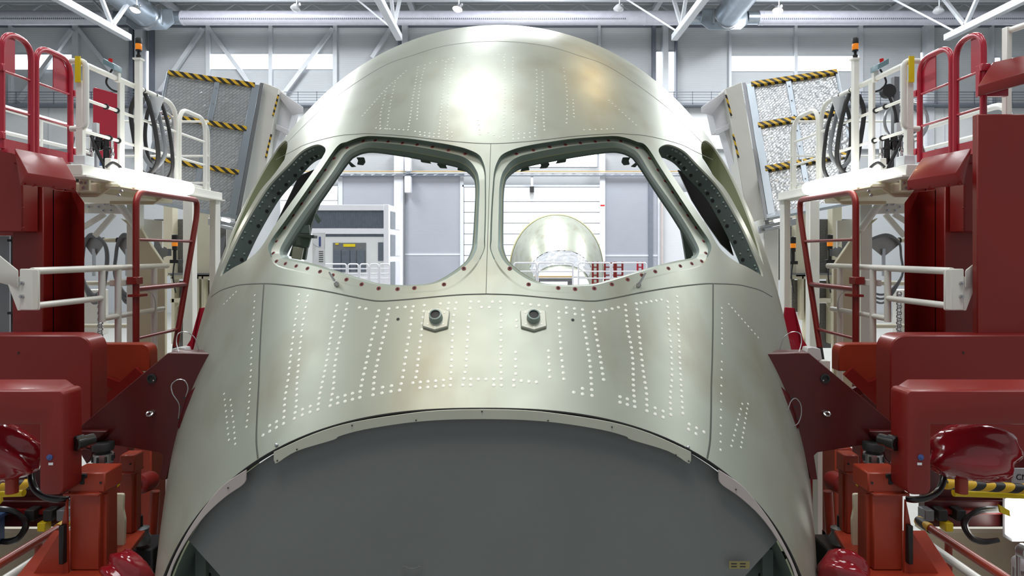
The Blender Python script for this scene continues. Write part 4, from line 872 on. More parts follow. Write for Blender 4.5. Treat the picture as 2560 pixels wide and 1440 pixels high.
    if n == 'left':
        t = thing('red_panel', 'red painted steel panel standing behind the left guard rail', 'panel', q(3.45, 6.2, .64))
        MB().prism([p(232, 392, 6.2), p(232, 222, 6.2), p(236, 218, 6.2), p(297, 236, 6.2), p(297, 398, 6.2)], (0, .03, 0)).build('plate', 'crimson', t, .003)
    else:
        t = thing('junction_stand', 'grey steel stand with a dark junction box behind the right guard rail', 'stand', q(3.5, 6.0, .64))
        S.bx(3.5, 3.55, 6.0, 6.05, .64, 1.55).build('post', 'grey_metal', t, .003); MB().cyl(q(3.45, 5.98, 1.42), q(3.45, 6.04, 1.42), .06).build('box', 'rubber', t)
        MB().tube(spline([q(3.45, 5.98, 1.36), q(3.5, 5.97, 1.2), q(3.52, 5.98, .9), q(3.44, 5.98, .7), q(3.36, 5.98, .645)], 6), .013, 8).build('cable', 'rubber', t)
    # ---- folded-up tread-plate platform
    t = thing('folding_platform', 'folded-up tread-plate platform with hazard strips on the %s' % n, 'platform', base(3.9, 8.8))
    tb = 0 if n == 'left' else .9
    TL, TR, BR, BL = p(420, 180, 8.4 + tb), p(652, 214, 8.9 + tb), p(592, 545, 8.7), p(352, 500, 8.2)
    def quad(u0, u1, v0, v1, d0, d1):
        nr = (TR - TL).cross(BL - TL).normalized(); nr = nr if nr.y > 0 else -nr
        f = lambda a, b: (TL * (1 - a) + TR * a) * (1 - b) + (BL * (1 - a) + BR * a) * b
        c = [f(u0, v0), f(u1, v0), f(u1, v1), f(u0, v1)]
        return MB().hexa([x + nr * d1 for x in c] + [x + nr * d0 for x in c])
    rowv = [(.015, .325), (.345, .655), (.675, .985)]
    for v0, v1 in rowv:
        for u0, u1 in ((.02, .49), (.55, .90)): quad(u0, u1, v0, v1, 0, .02).build('tread_plate', 'checker_plate', t)
    for u0, u1 in ((-.01, .02), (.49, .55), (.90, .985)): quad(u0, u1, 0, 1, -.03, .03).build('frame_bar', 'galvanised', t, .004)
    for v0 in (-.01, .325, .655): quad(0, .93, v0, v0 + .035, -.045, .0).build('hazard_strip', 'hazard_tape', t, .004)
    quad(-.01, 1.0, .985, 1.01, -.03, .03).build('lower_bar', 'galvanised', t)
    quad(0.985, 1.03, -.02, 1.02, -.02, .08).build('hinge_bar', 'grey_metal', t, .004)
    for k in range(8): quad(.515, .53, .06 + k * .12, .075 + k * .12, -.045, -.03).build('bolt', 'steel', t)
    # white box column beside it
    t = thing('box_column', 'white ribbed box column behind the %s folding platform' % n, 'column', base(3.4, 9.4))
    a0, a1, b1, b0c = p(657, 205, 9.0), p(698, 222, 9.0), p(640, 560, 9.0), p(600, 545, 9.0)
    MB().hexa([a0, a1, b1, b0c] + [x + V(0, .3, 0) for x in (a0, a1, b1, b0c)]).build('post', 'white_paint', t, .006)
    MB().prism([p(700, 238, 9.15), p(735, 262, 9.15), p(720, 330, 9.15), p(700, 330, 9.15), p(650, 500, 9.15), p(640, 500, 9.15)], (0, .25, 0)).build('panel', 'frame_white', t)
    MB().hull([p(692, 222, 9.1), p(758, 268, 9.0), p(758, 282, 9.0), p(734, 288, 9.0), p(692, 236, 9.1), p(692, 222, 9.5), p(758, 268, 9.5), p(734, 288, 9.5)]).build('top_bracket', 'frame_white', t, .004)
    MB().hull([p(680, 305, 9.1), p(722, 325, 9.0), p(720, 338, 9.0), p(680, 318, 9.1), p(680, 305, 9.4), p(722, 325, 9.4), p(720, 338, 9.4)]).build('lower_bracket', 'frame_white', t, .004)
    for x0, y0, x1, y1 in ((694, 236, 680, 290), (676, 335, 662, 395)): MB().prism([p(x0, y0, 8.98), p(x0 + 4, y0 + 1, 8.98), p(x1 + 4, y1, 8.98), p(x1, y1 - 1, 8.98)], (0, .01, 0)).build('hazard_edge', 'hazard_tape', t)
    S.bx(3.5, 3.7, 9.1, 9.4, -CZ, .6).build('foot', 'white_paint', t, .01)
    # lower tread-plate skirt and frames
    t = thing('lower_platform', 'cream framed lower platform with dark tread panels on the %s' % n, 'platform', base(4.2, 9.6))
    for x0, x1, y0, y1 in ((385, 480, 548, 686), (528, 600, 560, 700), (432, 492, 702, 746), (436, 487, 758, 870), (508, 534, 700, 780), (497, 503, 700, 760)):
        S.pb(x0, x1, y0, y1, 9.6, 9.63).build('tread_panel', 'checker_dark', t)
    for x0, x1, y0, y1 in ((408, 432, 500, 690), (484, 524, 530, 692), (428, 436, 690, 860), (487, 497, 690, 860), (503, 509, 690, 800), (534, 548, 690, 860), (425, 548, 686, 698), (425, 490, 746, 757), (490, 548, 860, 872)):
        S.pb(x0, x1, y0, y1, 9.45, 9.6).build('frame_member', 'ivory_paint', t, .006)
    S.pb(420, 540, 683, 687, 9.38, 9.7).build('ledge', 'grey_metal', t)
    S.bx(4.0, 4.2, 9.5, 9.6, -CZ, -1.2).build('leg', 'ivory_paint', t)
    MB().prism([p(540, 600, 9.4), p(562, 590, 9.4), p(548, 690, 9.4), p(533, 690, 9.4)], (0, .03, 0)).build('slanted_bar', 'grey_metal', t)
    t = thing('strip_lamp', 'silver strip lamp with bare tubes under the %s folding platform' % n, 'lamp', p(560, 580, 9.0))
    MB().prism([p(520, 545, 9.0), p(612, 566, 9.0), p(612, 584, 9.0), p(520, 562, 9.0)], (0, .06, 0)).build('tray', 'steel', t, .004)
    for y in (546, 560): MB().cyl(p(532, y, 8.96), p(600, y + 14, 8.96), .025, n=10).build('tube', 'steel', t)
    MB().cyl(p(555, 548, 8.94), p(575, 553, 8.94), .022, n=10).build('lit_tube', 'tube_light', t)
    # ---- arched hanger frame with cable hangers
    t = thing('arch_frame', 'white tubular arch frame with bolted plate on the %s' % n, 'frame', base(4.1, 6.9))
    MB().tube(fillet([p(150, 498, 6.9), p(288, 496, 6.9), p(345, 575, 6.9)], .12, 6), .035, 12).build('arch_tube', 'white_paint', t)
    MB().prism([p(205, 510, 6.92), p(290, 506, 6.92), p(312, 535, 6.92), p(205, 533, 6.92)], (0, .03, 0)).build('bolt_plate', 'white_paint', t, .004)
    for x, y in ((222, 517), (246, 517), (262, 510), (277, 512), (258, 526), (277, 526)): hexbolt(p(x, y, 6.9), (0, -1, 0), .016, .012).build('bolt', 'steel', t)
    MB().prism([p(300, 545, 6.95), p(348, 565, 6.95), p(368, 600, 6.95), p(412, 665, 6.95), p(412, 1100, 6.95), p(346, 1100, 6.95), p(346, 585, 6.95)], (0, .05, 0)).build('side_plate', 'cream_plate', t, .005)
    MB().bar(p(205, 570, 6.98), p(262, 535, 6.98), .05, .03, (0, 1, 0)).build('brace', 'white_paint', t); MB().bar(p(237, 590, 7.1), p(285, 535, 7.1), .05, .03, (0, 1, 0)).build('brace', 'white_paint', t)
    for y in (601, 708, 815): MB().cyl(p(150, y, 7.3), p(348, y, 7.3), .024, n=10).build('cross_tube', 'ivory_paint', t)
    MB().prism([p(340, 545, 7.2), p(405, 552, 7.2), p(405, 620, 7.2), p(395, 600, 7.2), p(345, 590, 7.2)], (0, .03, 0)).build('rear_plate', 'white_paint', t)
    S.pb(205, 245, 725, 840, 7.5, 7.7).build('cabinet_edge', 'white_paint', t, .01)
    hs = ((235, 0), (318, 1)) if n == 'left' else ((290, 0),)
    for hx, k in hs:
        t = thing('cable_hanger', '%s fan-shaped grey cable hanger on the %s cross tube' % (('outer', 'inner')[k] if n == 'left' else 'single', n), 'hanger', p(hx, 670, 7.25))
        w = 26 if n == 'left' else 42
        arc = [p(hx + w * math.sin(a), 612 - 24 * math.cos(a) - 1, 7.24) for a in np.linspace(-1.5, 1.5, 13)]
        MB().prism(arc + [p(hx + 4, 640, 7.24), p(hx - 4, 640, 7.24)], (0, .012, 0)).build('fan_plate', 'fan_grey', t, .002)
        MB().bar(p(hx, 622, 7.22), p(hx, 690, 7.22), .03, .02).build('strap', 'steel', t)
        for dx in (-w + 3, w - 3): MB().tube([p(hx + dx - 2, 601, 7.3), p(hx + dx + 2, 601, 7.3)], .032, 12).build('clip', 'ink', t)
        for j in range(3):
            o = MB().tube(spline([p(hx - w + 4, 605, 7.2 + .02 * j), p(hx - 6, 590 - 2 * j, 7.2), p(hx + w - 2, 606, 7.2), p(hx + w + 6 + j, 650, 7.2), p(hx + w - 6, 720 + 8 * j, 7.2), p(hx - 4, 735 + 10 * j, 7.2), p(hx - w - 4, 690, 7.2), p(hx - w - 2, 640, 7.2)], 6, True), .018 if n == 'left' else .012, 8, True).build('cable_coil', 'grey_hose', t)
    # chain and small fittings
    t = thing('drag_chain', 'hanging steel drag chain beside the %s cross tubes' % n, 'chain', p(252, 840, 7.15))
    for k in range(14):
        c = p(250, 735 + k * 8, 7.15); MB().tube([c + V(math.cos(a) * .022, (k % 2) * .01, math.sin(a) * .026) for a in np.linspace(0, 6.283, 13)[:-1]], .008, 6, True).build('link', 'steel', t)
    t = thing('siren', 'small grey round siren on the %s frame' % n, 'siren', p(408, 640, 7.6)); MB().lathe(p(412, 630, 7.65), V(S.s * -.3, -1, 0), [(.03, 0), (.035, .06), (.055, .1), (.06, .12), (.05, .125)], 16).build('horn', 'grey_metal', t); S.pb(400, 412, 622, 640, 7.6, 7.75).build('box', 'rubber', t)
    for k, (bx_, by_, Y) in enumerate(((437, 596, 8.0),) if n == 'left' else ((430, 596, 8.0), (524, 600, 8.3))):
        lab = 'small amber beacon on a bracket behind the %s red ladder gate' % n if k == 0 else 'small amber beacon nearest the nose on the right'
        t = thing('signal_beacon', lab, 'beacon', p(bx_, by_ + 60, Y)); c = p(bx_, by_ + 30, Y)
        MB().lathe(c, (0, 0, 1), [(.02, -.12), (.02, 0), (.03, .005), (.03, .05)], 14).build('stem', 'black', t); MB().lathe(c, (0, 0, 1), [(.033, .05), (.033, .105)], 14).build('lens', 'amber', t); MB().lathe(c, (0, 0, 1), [(.034, .105), (.034, .18), (.02, .19)], 14).build('cap', 'black', t)
        MB().box(c + V(-.05, -.02, -.15), c + V(.05, .1, -.11)).build('bracket', 'black', t); MB().tube(spline([c + V(0, 0, -.12), c + V(-.02, 0, -.3), c + V(.01, 0, -.5)], 5), .008, 6).build('cable', 'rubber', t)
    # ---- red ladder gate
    t = thing('ladder_gate', 'tapered red tube ladder gate on the %s' % n, 'gate', q(2.90, 5.8, -.83)); u = 2.90
    MB().tube(fillet([q(u, 5.48, -1.3), q(u, 5.48, .49), q(u, 6.54, .5), q(u, 6.54, .36), q(u, 6.12, -.86)], .13, 7), .026, 12).build('frame', 'red_paint', t)
    for z, r, y1 in ((.1, .013, 6.43), (-.30, .023, 6.30), (-.70, .014, 6.18)): MB().cyl(q(u, 5.48, z), q(u, y1, z), r, n=12).build('rung', 'red_paint', t)
    MB().box(q(u - .03, 5.43, -.26), q(u + .05, 5.53, -.2)).build('hinge_block', 'red_paint', t, .004); MB().box(q(u - .05, 5.43, -.36), q(u + .04, 5.56, -.34)).build('hinge_plate', 'red_paint', t)
    MB().cyl(q(u, 6.12, -.86), q(u, 6.08, -.97), .024, n=10).build('foot', 'rubber', t)
    MB().tube(spline([q(u, 5.56, -.3), q(u, 5.73, -.36), q(u, 5.78, -.46), q(u, 5.74, -.56)], 6), .003, 6).build('lanyard', 'steel', t)
    # ---- lower guard rail
    t = thing('lower_guard_rail', 'white tube guard rail with bolted end bracket on the %s' % n, 'railing', q(2.94, 5.2, -.6)); u = 2.975
    MB().cyl(q(u, 4.4, -.124), q(u, 6.12, -.124), .024, n=12).build('top_rail', 'white_paint', t); MB().cyl(q(u, 4.4, -.35), q(u, 5.15, -.35), .022, n=12).build('lower_rail', 'white_paint', t)
    MB().cyl(q(u, 5.15, -.14), q(u, 5.15, -.53), .024, n=12).build('post', 'white_paint', t); MB().cyl(q(u, 5.15, -.505), q(u, 6.05, -.505), .022, n=12).build('lower_rail', 'white_paint', t)
    for y in (5.36, 5.9): MB().cyl(q(u, y, -.14), q(u, y, -1.35), .024, n=12).build('post', 'white_paint', t)
    MB().box(q(u - .02, 5.36, -.27), q(u + .07, 5.56, -.22)).build('hinge_arm', 'white_paint', t, .004)
    S.pb(48, 95, 672, 776, 4.36, 4.385).build('end_plate', 'white_paint', t, .006)
    MB().prism([p(92, 676, 4.36), p(95, 676, 4.36), p(95, 772, 4.36), p(92, 772, 4.36)], (0, -.05, 0)).build('end_rib', 'white_paint', t)
    MB().hull([p(-60, 590, 4.45), p(-60, 690, 4.45), p(46, 676, 4.36), p(46, 720, 4.36), p(-60, 590, 4.56), p(46, 676, 4.46), p(46, 720, 4.46), p(-60, 690, 4.56)]).build('arm', 'white_paint', t, .006)
    MB().prism([p(20, 712, 4.38), p(50, 690, 4.38), p(50, 776, 4.38), p(44, 776, 4.38)], (0, .02, 0)).build('gusset', 'white_paint', t)
    for y in (708, 741): hexbolt(p(56, y, 4.36), (0, -1, 0), .014, .014).build('bolt', 'steel', t)
    # ---- big red beams
    t = thing('rounded_beam', 'large red beam with rounded end on the %s' % n, 'beam', base(3.0, 4.3))
    out = [p(-220, 838, 4.2)] + fillet([p(-220, 838, 4.2), p(229, 838, 4.2), p(229, 1135, 4.2)], .11, 8)[1:] + [p(-220, 1135, 4.2)]
    MB().prism(out, (0, .17, 0)).build('beam', 'red_paint', t, .008)
    S.bx(3.7, 4.0, 4.22, 4.36, -CZ, -1.2).build('leg', 'red_paint', t, .01)
    MB().cyl(p(46, 882, 4.2), p(46, 882, 4.195), .006, n=10).build('tapped_hole', 'ink', t)
    t = thing('second_beam', 'orange-red rounded plate beam behind the large %s beam' % n, 'beam', base(3.0, 5.1))
    out = [p(150, 860, 5.0)] + fillet([p(150, 860, 5.0), p(375, 860, 5.0), p(375, 928, 5.0)], .07, 6)[1:] + [p(340, 928, 5.0), p(300, 980, 5.0), p(150, 1080, 5.0)]
    MB().prism(out, (0, .11, 0)).build('beam', 'orange_red', t, .006)
    S.bx(U(330, 5.2), U(250, 5.2), 5.15, 5.3, -CZ, -1.0).build('leg', 'red_paint', t, .01)
    MB().bar(p(262, 1010, 4.9), p(352, 928, 4.95), .05, .08).build('strut', 'red_paint', t)
    MB().bar(p(262, 950, 4.95), p(350, 985, 5.0), .05, .06).build('strut', 'red_paint', t)
    # ---- front carriage with drop leg
    t = thing('front_carriage', 'nearest red beam with a hanging leg and blue knob on the %s' % n, 'beam', base(2.35, 3.35))
    out = [p(-220, 978, 3.3), p(150, 978, 3.3), p(158, 985, 3.3)] + fillet([p(158, 985, 3.3), p(158, 1238, 3.3), p(98, 1238, 3.3), p(98, 1062, 3.3)], .04, 6)[1:-1] + [p(98, 1062, 3.3), p(-220, 1062, 3.3)]
    MB().prism(out, (0, .15, 0)).build('beam', 'red_paint', t, .012, segs=2)
    MB().hull([p(-220, 978, 3.32), p(148, 978, 3.32), p(160, 985, 3.35), p(188, 965, 3.44), p(-220, 948, 3.5), p(165, 948, 3.5), p(190, 970, 3.5), p(-220, 990, 3.5)]).build('top_plate', 'red_paint', t, .004)
    MB().hull([p(156, 985, 3.31), p(193, 975, 3.42), p(156, 1236, 3.31), p(188, 1160, 3.42), p(156, 985, 3.45), p(193, 975, 3.45), p(188, 1160, 3.45), p(156, 1236, 3.45)]).build('leg_cheek', 'orange_red', t, .004)
    S.bx(U(-330, 3.5), U(-270, 3.5), 3.4, 3.6, -CZ, -.9).build('support', 'red_paint', t, .01)
    MB().lathe(p(125, 1143, 3.3), (0, -1, 0), [(.014, 0), (.014, .006), (.006, .007), (.006, .012), (.001, .012)], 16).build('knob', 'ink_blue', t)
    S.pb(121, 132, 1157, 1163, 3.297, 3.3).build('leg_label', 'paper', t)
    t = thing('wrapped_motor', 'motor wrapped in glossy red plastic under the %s carriage' % n, 'motor', p(0, 1200, 3.5))
    blob(p(0, 1132, 3.5), .22, .12, .14, 3 if n == 'left' else 8).build('plastic_wrap', 'plastic_red', t, angle=180)
    MB().cyl(p(30, 1190, 3.5), p(30, 1232, 3.5), .03).build('neck', 'orange_red', t)
    # yellow-black bumpers and black cable below
    t = thing('bumper_bar', 'yellow and black padded bumper bar under the %s carriage' % n, 'bumper', p(20, 1240, 3.75))
    MB().cyl(p(-120, 1222, 3.75), p(80, 1210, 3.75), .028).build('pad', 'hazard_black_yellow', t); MB().cyl(p(-120, 1238, 3.8), p(60, 1232, 3.8), .02).build('core', 'yellow', t)
    o = MB().tube(spline([p(78, 1180, 3.62), p(80, 1205, 3.6), p(92, 1228, 3.58), p(118, 1244, 3.56), p(150, 1249, 3.56), p(172, 1246, 3.58)], 7), .017, 10).build('cable', 'black_gloss'); tag(center(o), 'thick black cable looping below the %s carriage leg' % n, 'cable')
    t = thing('machine_rail', 'dark red machine rail with fittings low on the %s' % n, 'rail', base(3.6, 5.4))
    S.pb(-250, 175, 1110, 1300, 5.5, 5.54).build('back_panel', 'maroon', t, .005)
    S.pb(-200, 165, 1252, 1318, 5.4, 5.5).build('rail', 'maroon', t, .01); S.pb(-200, 165, 1276, 1286, 5.36, 5.4).build('rail_lip', 'red_paint', t)
    for x in (60, 106, 140): S.pb(x, x + 24, 1276, 1304, 5.3, 5.4).build('sensor', 'rubber' if x != 140 else 'grey_metal', t, .006)
    S.pb(92, 112, 1308, 1330, 5.28, 5.36).build('yellow_block', 'yellow', t, .005)
    S.bx(U(-150, 5.5), U(-100, 5.5), 5.42, 5.5, -CZ, -2).build('leg', 'maroon', t)
    t = thing('cable_coil', 'black cable coil hanging low on the %s machine rail' % n, 'cable', p(20, 1350, 5.3))
    for j in range(3): MB().tube(spline([p(-30, 1270 + 3 * j, 5.3), p(30, 1275 + 2 * j, 5.28), p(62 + 3 * j, 1305, 5.27), p(50, 1338 + 3 * j, 5.26), p(20, 1352 + 2 * j, 5.26), p(-20, 1350, 5.26)], 6), .018, 8).build('cable', 'black_gloss', t)
    t = thing('base_cover', 'cream steel base cover at the lower %s' % n, 'cover', base(4.0, 5.7)); S.pb(-250, 170, 1328, 1500, 5.7, 5.76).build('plate', 'cream_plate', t, .005); S.pb(-250, 170, 1322, 1332, 5.66, 5.8).build('lip', 'ivory_paint', t); S.bx(U(-200, 5.8), U(-100, 5.8), 5.76, 5.9, -CZ, -2.5).build('foot', 'cream_plate', t)
    # ---- maroon bracket bolted to the nose flank
    t = thing('jacking_bracket', 'dark maroon triangular jacking bracket on the %s flank of the nose' % n, 'bracket', p(330, 1130, 3.75))
    poly = [(189, 1076), (269, 1008), (420, 882), (533, 885), (528, 904), (497, 953), (499, 978), (465, 1068), (446, 1078), (435, 1117), (416, 1199), (398, 1199), (407, 1139), (398, 1131), (379, 1128), (284, 1113), (232, 1104), (189, 1100)]
    S.poly(poly, 3.75, .05).build('plate', 'maroon', t, .003)
    MB().hull([p(185, 1078, 3.70), p(268, 1078, 3.70), p(272, 1072, 3.75), p(185, 1102, 3.70), p(232, 1106, 3.70), p(189, 1074, 3.78), p(272, 1100, 3.78), p(185, 1102, 3.78)]).build('lip_block', 'maroon', t, .003)
    MB().hull([p(424, 884, 3.80), p(523, 884, 3.80), p(440, 874, 3.86), p(506, 874, 3.86), p(424, 884, 4.0), p(500, 884, 4.0), p(440, 920, 3.9), p(500, 920, 3.9)]).build('top_block', 'maroon', t, .003)
    MB().hull([p(443, 1066, 3.74), p(470, 1008, 3.69), p(497, 957, 3.70), p(500, 985, 3.70), p(466, 1066, 3.70), p(446, 1072, 3.70), p(468, 985, 3.72), p(443, 1066, 3.78), p(500, 985, 3.8)]).build('clamp_block', 'maroon', t, .003)
    MB().lathe(p(380, 946, 3.75), (0, -1, 0), [(.026, 0), (.026, .008), (.018, .009), (.018, .001), (.001, .001)], 24).build('bush', 'rubber', t)
    MB().lathe(p(384, 952, 3.748), (0, -1, 0), [(.006, 0), (.006, .004), (.001, .005)], 10).build('bush_glint', 'chrome', t)
    ec = p(374, 1034, 3.73); MB().tube([ec + V(math.cos(a) * .017, math.sin(a) * .012, math.sin(a) * .009) for a in np.linspace(0, 6.283, 17)[:-1]], .0055, 8, True).cyl(ec + V(S.s * -.012, 0, .004), ec + V(S.s * -.016, .02, .006), .009, n=10).build('eye_bolt', 'chrome', t)
    for x, y in ((460, 995), (452, 1018), (446, 1046)): MB().cyl(p(x, y, 3.70), p(x, y, 3.69), .006, n=8).build('screw', 'ink', t)
    MB().tube(spline([p(446, 1046, 3.69), p(448, 1012, 3.66), p(432, 985, 3.64), p(429, 962, 3.64), p(445, 949, 3.64), p(462, 952, 3.65), p(470, 970, 3.66), p(464, 992, 3.68)], 6) if n == 'left' else spline([p(2442-1973, 1028, 3.66), p(470, 1050, 3.66), p(458, 1064, 3.66), p(444, 1058, 3.66), p(436, 1035, 3.66), p(438, 1010, 3.66), p(450, 996, 3.66), p(462, 1004, 3.66)], 6, True), .0028, 6, n == 'right').build('wire_loop', 'steel', t)
    MB().tube(spline([p(447, 882, 3.82), p(441, 855, 3.84), p(446, 834, 3.86), p(466, 830, 3.87), p(487, 845, 3.88), p(497, 874, 3.88)], 6), .0028, 6).build('wire_loop', 'steel', t)
    # ---- jack under the bracket
    t = thing('jack', 'black and steel screw jack under the %s bracket' % n, 'jack', p(262, 1240, 3.7)); c = p(258, 1110, 3.72)
    MB().lathe(c, (0, 0, -1), [(.05, -.012), (.055, -.005), (.055, .03), (.048, .034), (.035, .036), (.035, .05)], 24).build('head', 'rubber', t)
    MB().lathe(c, (0, 0, -1), [(.04, .045), (.05, .05), (.05, .1), (.045, .105)], 24).build('collar', 'steel', t)
    MB().lathe(c, (0, 0, -1), [(.045, .10), (.045, .19), (.03, .2)], 24).build('body', 'blue_box', t)
    for k in range(8): a = k * .785; MB().cyl(c + V(math.cos(a) * .05, math.sin(a) * .05, -.06), c + V(math.cos(a) * .053, math.sin(a) * .053, -.09), .006, n=6).build('collar_slot', 'ink', t)
    MB().lathe(p(208, 1104, 3.42), V(S.s * .45, -1, 0), [(.03, -.05), (.03, .0), (.038, .002), (.038, .04), (.034, .045), (.012, .046), (.012, .04), (.001, .04)], 20).build('hand_knob', 'black_gloss', t)
    MB().prism([p(200, 1120, 3.72), p(232, 1125, 3.72), p(228, 1145, 3.72), p(216, 1160, 3.72), p(204, 1140, 3.72)], (0, .03, 0)).build('pawl', 'maroon', t, .003)
    a0 = [p(256, 1236, 3.62), p(300, 1200, 3.66), p(301, 1184, 3.7)]
    MB().grid([[p(256 + 46 * f, 1200 - 22 * f + 10 * math.sin(f * 3), 3.66) for f in np.linspace(0, 1, 9)], [p(256 + 44 * f, 1238 - 6 * f - 20 * f * f, 3.60 + .06 * f) for f in np.linspace(0, 1, 9)]]).build('deflector', 'yellow', t)
    MB().hull([p(254, 1232, 3.60), p(275, 1215, 3.60), p(280, 1232, 3.60), p(256, 1240, 3.60), p(254, 1200, 3.64), p(262, 1200, 3.64), p(256, 1240, 3.64)]).build('deflector_stripe', 'ink', t)
    for k, (x0, x1, y0, Y, lab) in enumerate(((168, 262, 1182, 3.45, 'nearer'), (297, 336, 1138, 3.9, 'farther'))):
        t = thing('jack_post', '%s orange-red steel jack post on the %s' % (lab, n), 'post', base(U((x0 + x1) / 2, Y), Y)); w = x1 - x0
        zc0 = (VY - y0) / F * Y; d = .16 if k == 0 else .1
        S.bx(U(x0 + w * .06, Y), U(x1 - w * .14, Y), Y, Y + d, (VY - 1398) / F * 3.6 + .011, zc0 - .09).build('column', 'orange_red', t, .006)
        MB().hull([q(U(x0, Y), Y, zc0 - .10), q(U(x1, Y), Y, zc0 - .10), q(U(x0 + 2, Y), Y, zc0), q(U(x0 + w * .3, Y), Y, zc0 - .03), q(U(x1 - w * .3, Y), Y, zc0 - .03), q(U(x1, Y), Y, zc0)] + [q(U(a, Y), Y + d, z) for a, z in ((x0, zc0 - .1), (x1, zc0 - .1), (x0, zc0), (x1, zc0))]).build('cap', 'orange_red', t, .006)
        S.bx(U(x0 - 5, Y), U(x1 - w * .1, Y), Y - .02, Y + d + .02, zc0 - .112, zc0 - .10).build('cap_flange', 'orange_red', t, .002)
        S.bx(U(x1 - w * .14, Y), U(x1 - w * .05, Y), Y + .03, Y + .05, (VY - 1398) / F * 3.6 + .011, zc0 - .12).build('side_strip', 'orange_red', t)
        if k == 0: S.pb(198, 210, 1185, 1212, Y - .004, Y + .01).build('latch', 'black', t, .003); S.pb(193, 216, 1185, 1196, Y - .006, Y + .01).build('latch_handle', 'black', t, .003)
        MB().cyl(q(U(x1 - 10, Y), Y - .001, zc0 - .05), q(U(x1 - 10, Y), Y - .004, zc0 - .05), .006, n=8).build('screw', 'ink', t)
    t = thing('white_pad', 'waisted white plastic pad between the %s jack posts' % n, 'pad', p(287, 1367, 3.75))
    MB().prism(fillet([p(262, 1235, 3.75), p(308, 1235, 3.75), p(307, 1275, 3.75), p(312, 1300, 3.75), p(310, 1366, 3.75), p(266, 1366, 3.75), p(264, 1300, 3.75), p(270, 1280, 3.75)], .012, 3, True), (0, .02, 0)).build('plate', 'ivory_paint', t, .002)
    MB().cyl(p(285, 1358, 3.75), p(285, 1358, 3.745), .006, n=10).build('screw', 'bolt_red', t)
    t = thing('jack_pedestal', 'orange-red welded base carrying the %s jack posts' % n, 'base', base(2.0, 3.7))
    zb = (VY - 1398) / F * 3.6
    MB().prism([q(U(40, 3.3), 3.2, zb - .02), q(U(262, 3.3), 3.25, zb - .02), q(U(352, 3.9), 3.95, zb - .02), q(U(120, 3.9), 3.95, zb - .02)], (0, 0, .03)).build('top_plate', 'orange_red', t, .004)
    S.bx(U(100, 3.6), U(240, 3.6), 3.5, 3.9, -CZ, zb - .02).build('pedestal', 'orange_red', t, .01)
    MB().prism([p(80, 1440, 3.42), p(150, 1330, 3.42), p(166, 1250, 3.42), p(170, 1440, 3.42)], (0, .015, 0)).build('gusset', 'orange_red', t)
    S.pb(146, 158, 1315, 1412, 3.39, 3.42).build('pin_strap', 'black', t, .003)
    t = thing('wrapped_drive', 'drive unit wrapped in glossy red plastic at the foot of the %s jack' % n, 'motor', base(1.75, 3.32))
    blob(p(318, 1446, 3.32), .12, .09, .125, 5 if n == 'left' else 6).build('plastic_wrap', 'plastic_red', t, angle=180); S.bx(U(335, 3.32), U(300, 3.32), 3.26, 3.36, -CZ, -1.66).build('stand', 'orange_red', t)
    t = thing('clamp_unit', 'grey metal clamp unit with a black stud behind the %s jack' % n, 'clamp', p(355, 1354, 4.0))
    MB().lathe(p(353, 1358, 4.0), (0, 0, 1), [(.05, 0), (.055, .03), (.04, .06), (.045, .09), (.02, .1)], 14).build('body', 'grey_metal', t); MB().cyl(p(350, 1325, 4.0), p(350, 1289, 4.0), .016).build('stud', 'rubber', t)
    S.bx(U(385, 4.0), U(330, 4.0), 3.98, 4.2, -CZ, -1.74).build('pedestal', 'rubber', t, .01)
    t = thing('red_side_column', 'bright red structural column beside the %s flank of the nose' % n, 'column', base(2.6, 4.7))
    S.pb(334, 378, 1120, 1500, 4.7, 4.9).build('column', 'orange_red', t, .008); S.bx(U(334, 4.7), U(378, 4.7), 4.7, 4.9, -CZ, -2).build('lower_column', 'orange_red', t)
    MB().lathe(p(383, 1198, 4.3), V(S.s * .3, -1, 0), [(.05, 0), (.06, .02), (.06, .1), (.045, .11), (.03, .11), (.03, .09), (.001, .09)], 18).build('motor_flange', 'red_paint', t); MB().cyl(p(388, 1228, 4.3), p(380, 1345, 4.3), .028).build('strut', 'orange_red', t)
    S.pb(352, 376, 1368, 1398, 4.66, 4.7).build('socket', 'cream_plate', t, .004); MB().lathe(p(364, 1383, 4.66), (0, -1, 0), [(.022, 0), (.022, .006), (.001, .007)], 14).build('socket_cover', 'ivory_paint', t)
    # lower handrails
    t = thing('lower_handrail', 'orange handrail with striped end low on the %s' % n, 'handrail', q(3.2, 4.7, -2.6))
    MB().cyl(q(3.21, 4.1, -2.035), q(3.21, 5.0, -2.035), .03).build('tube', 'orange_red', t); MB().cyl(q(3.21, 5.0, -2.035), q(3.21, 5.15, -2.035), .036).build('striped_end', 'hazard_black_yellow', t); MB().cyl(q(3.21, 4.8, -CZ), q(3.21, 4.8, -2.05), .025).build('post', 'orange_red', t)
    t = thing('white_hoop_rail', 'white hoop handrail beside the orange one low on the %s' % n, 'handrail', q(3.15, 4.5, -2.6))
    MB().tube(fillet([q(3.12, 4.0, -2.1), q(3.12, 4.95, -2.1), q(3.12, 4.95, -2.7)], .1, 6), .03, 12).build('hoop', 'white_paint', t); MB().cyl(q(3.12, 4.95, -2.6), q(3.12, 4.95, -CZ), .03).build('post', 'white_paint', t)
    # crimson plate beside the flank, seen past the silhouette
    t = thing('flank_plate', 'bright red folded plate behind the %s flank of the nose' % n, 'plate', base(2.75, 5.9))
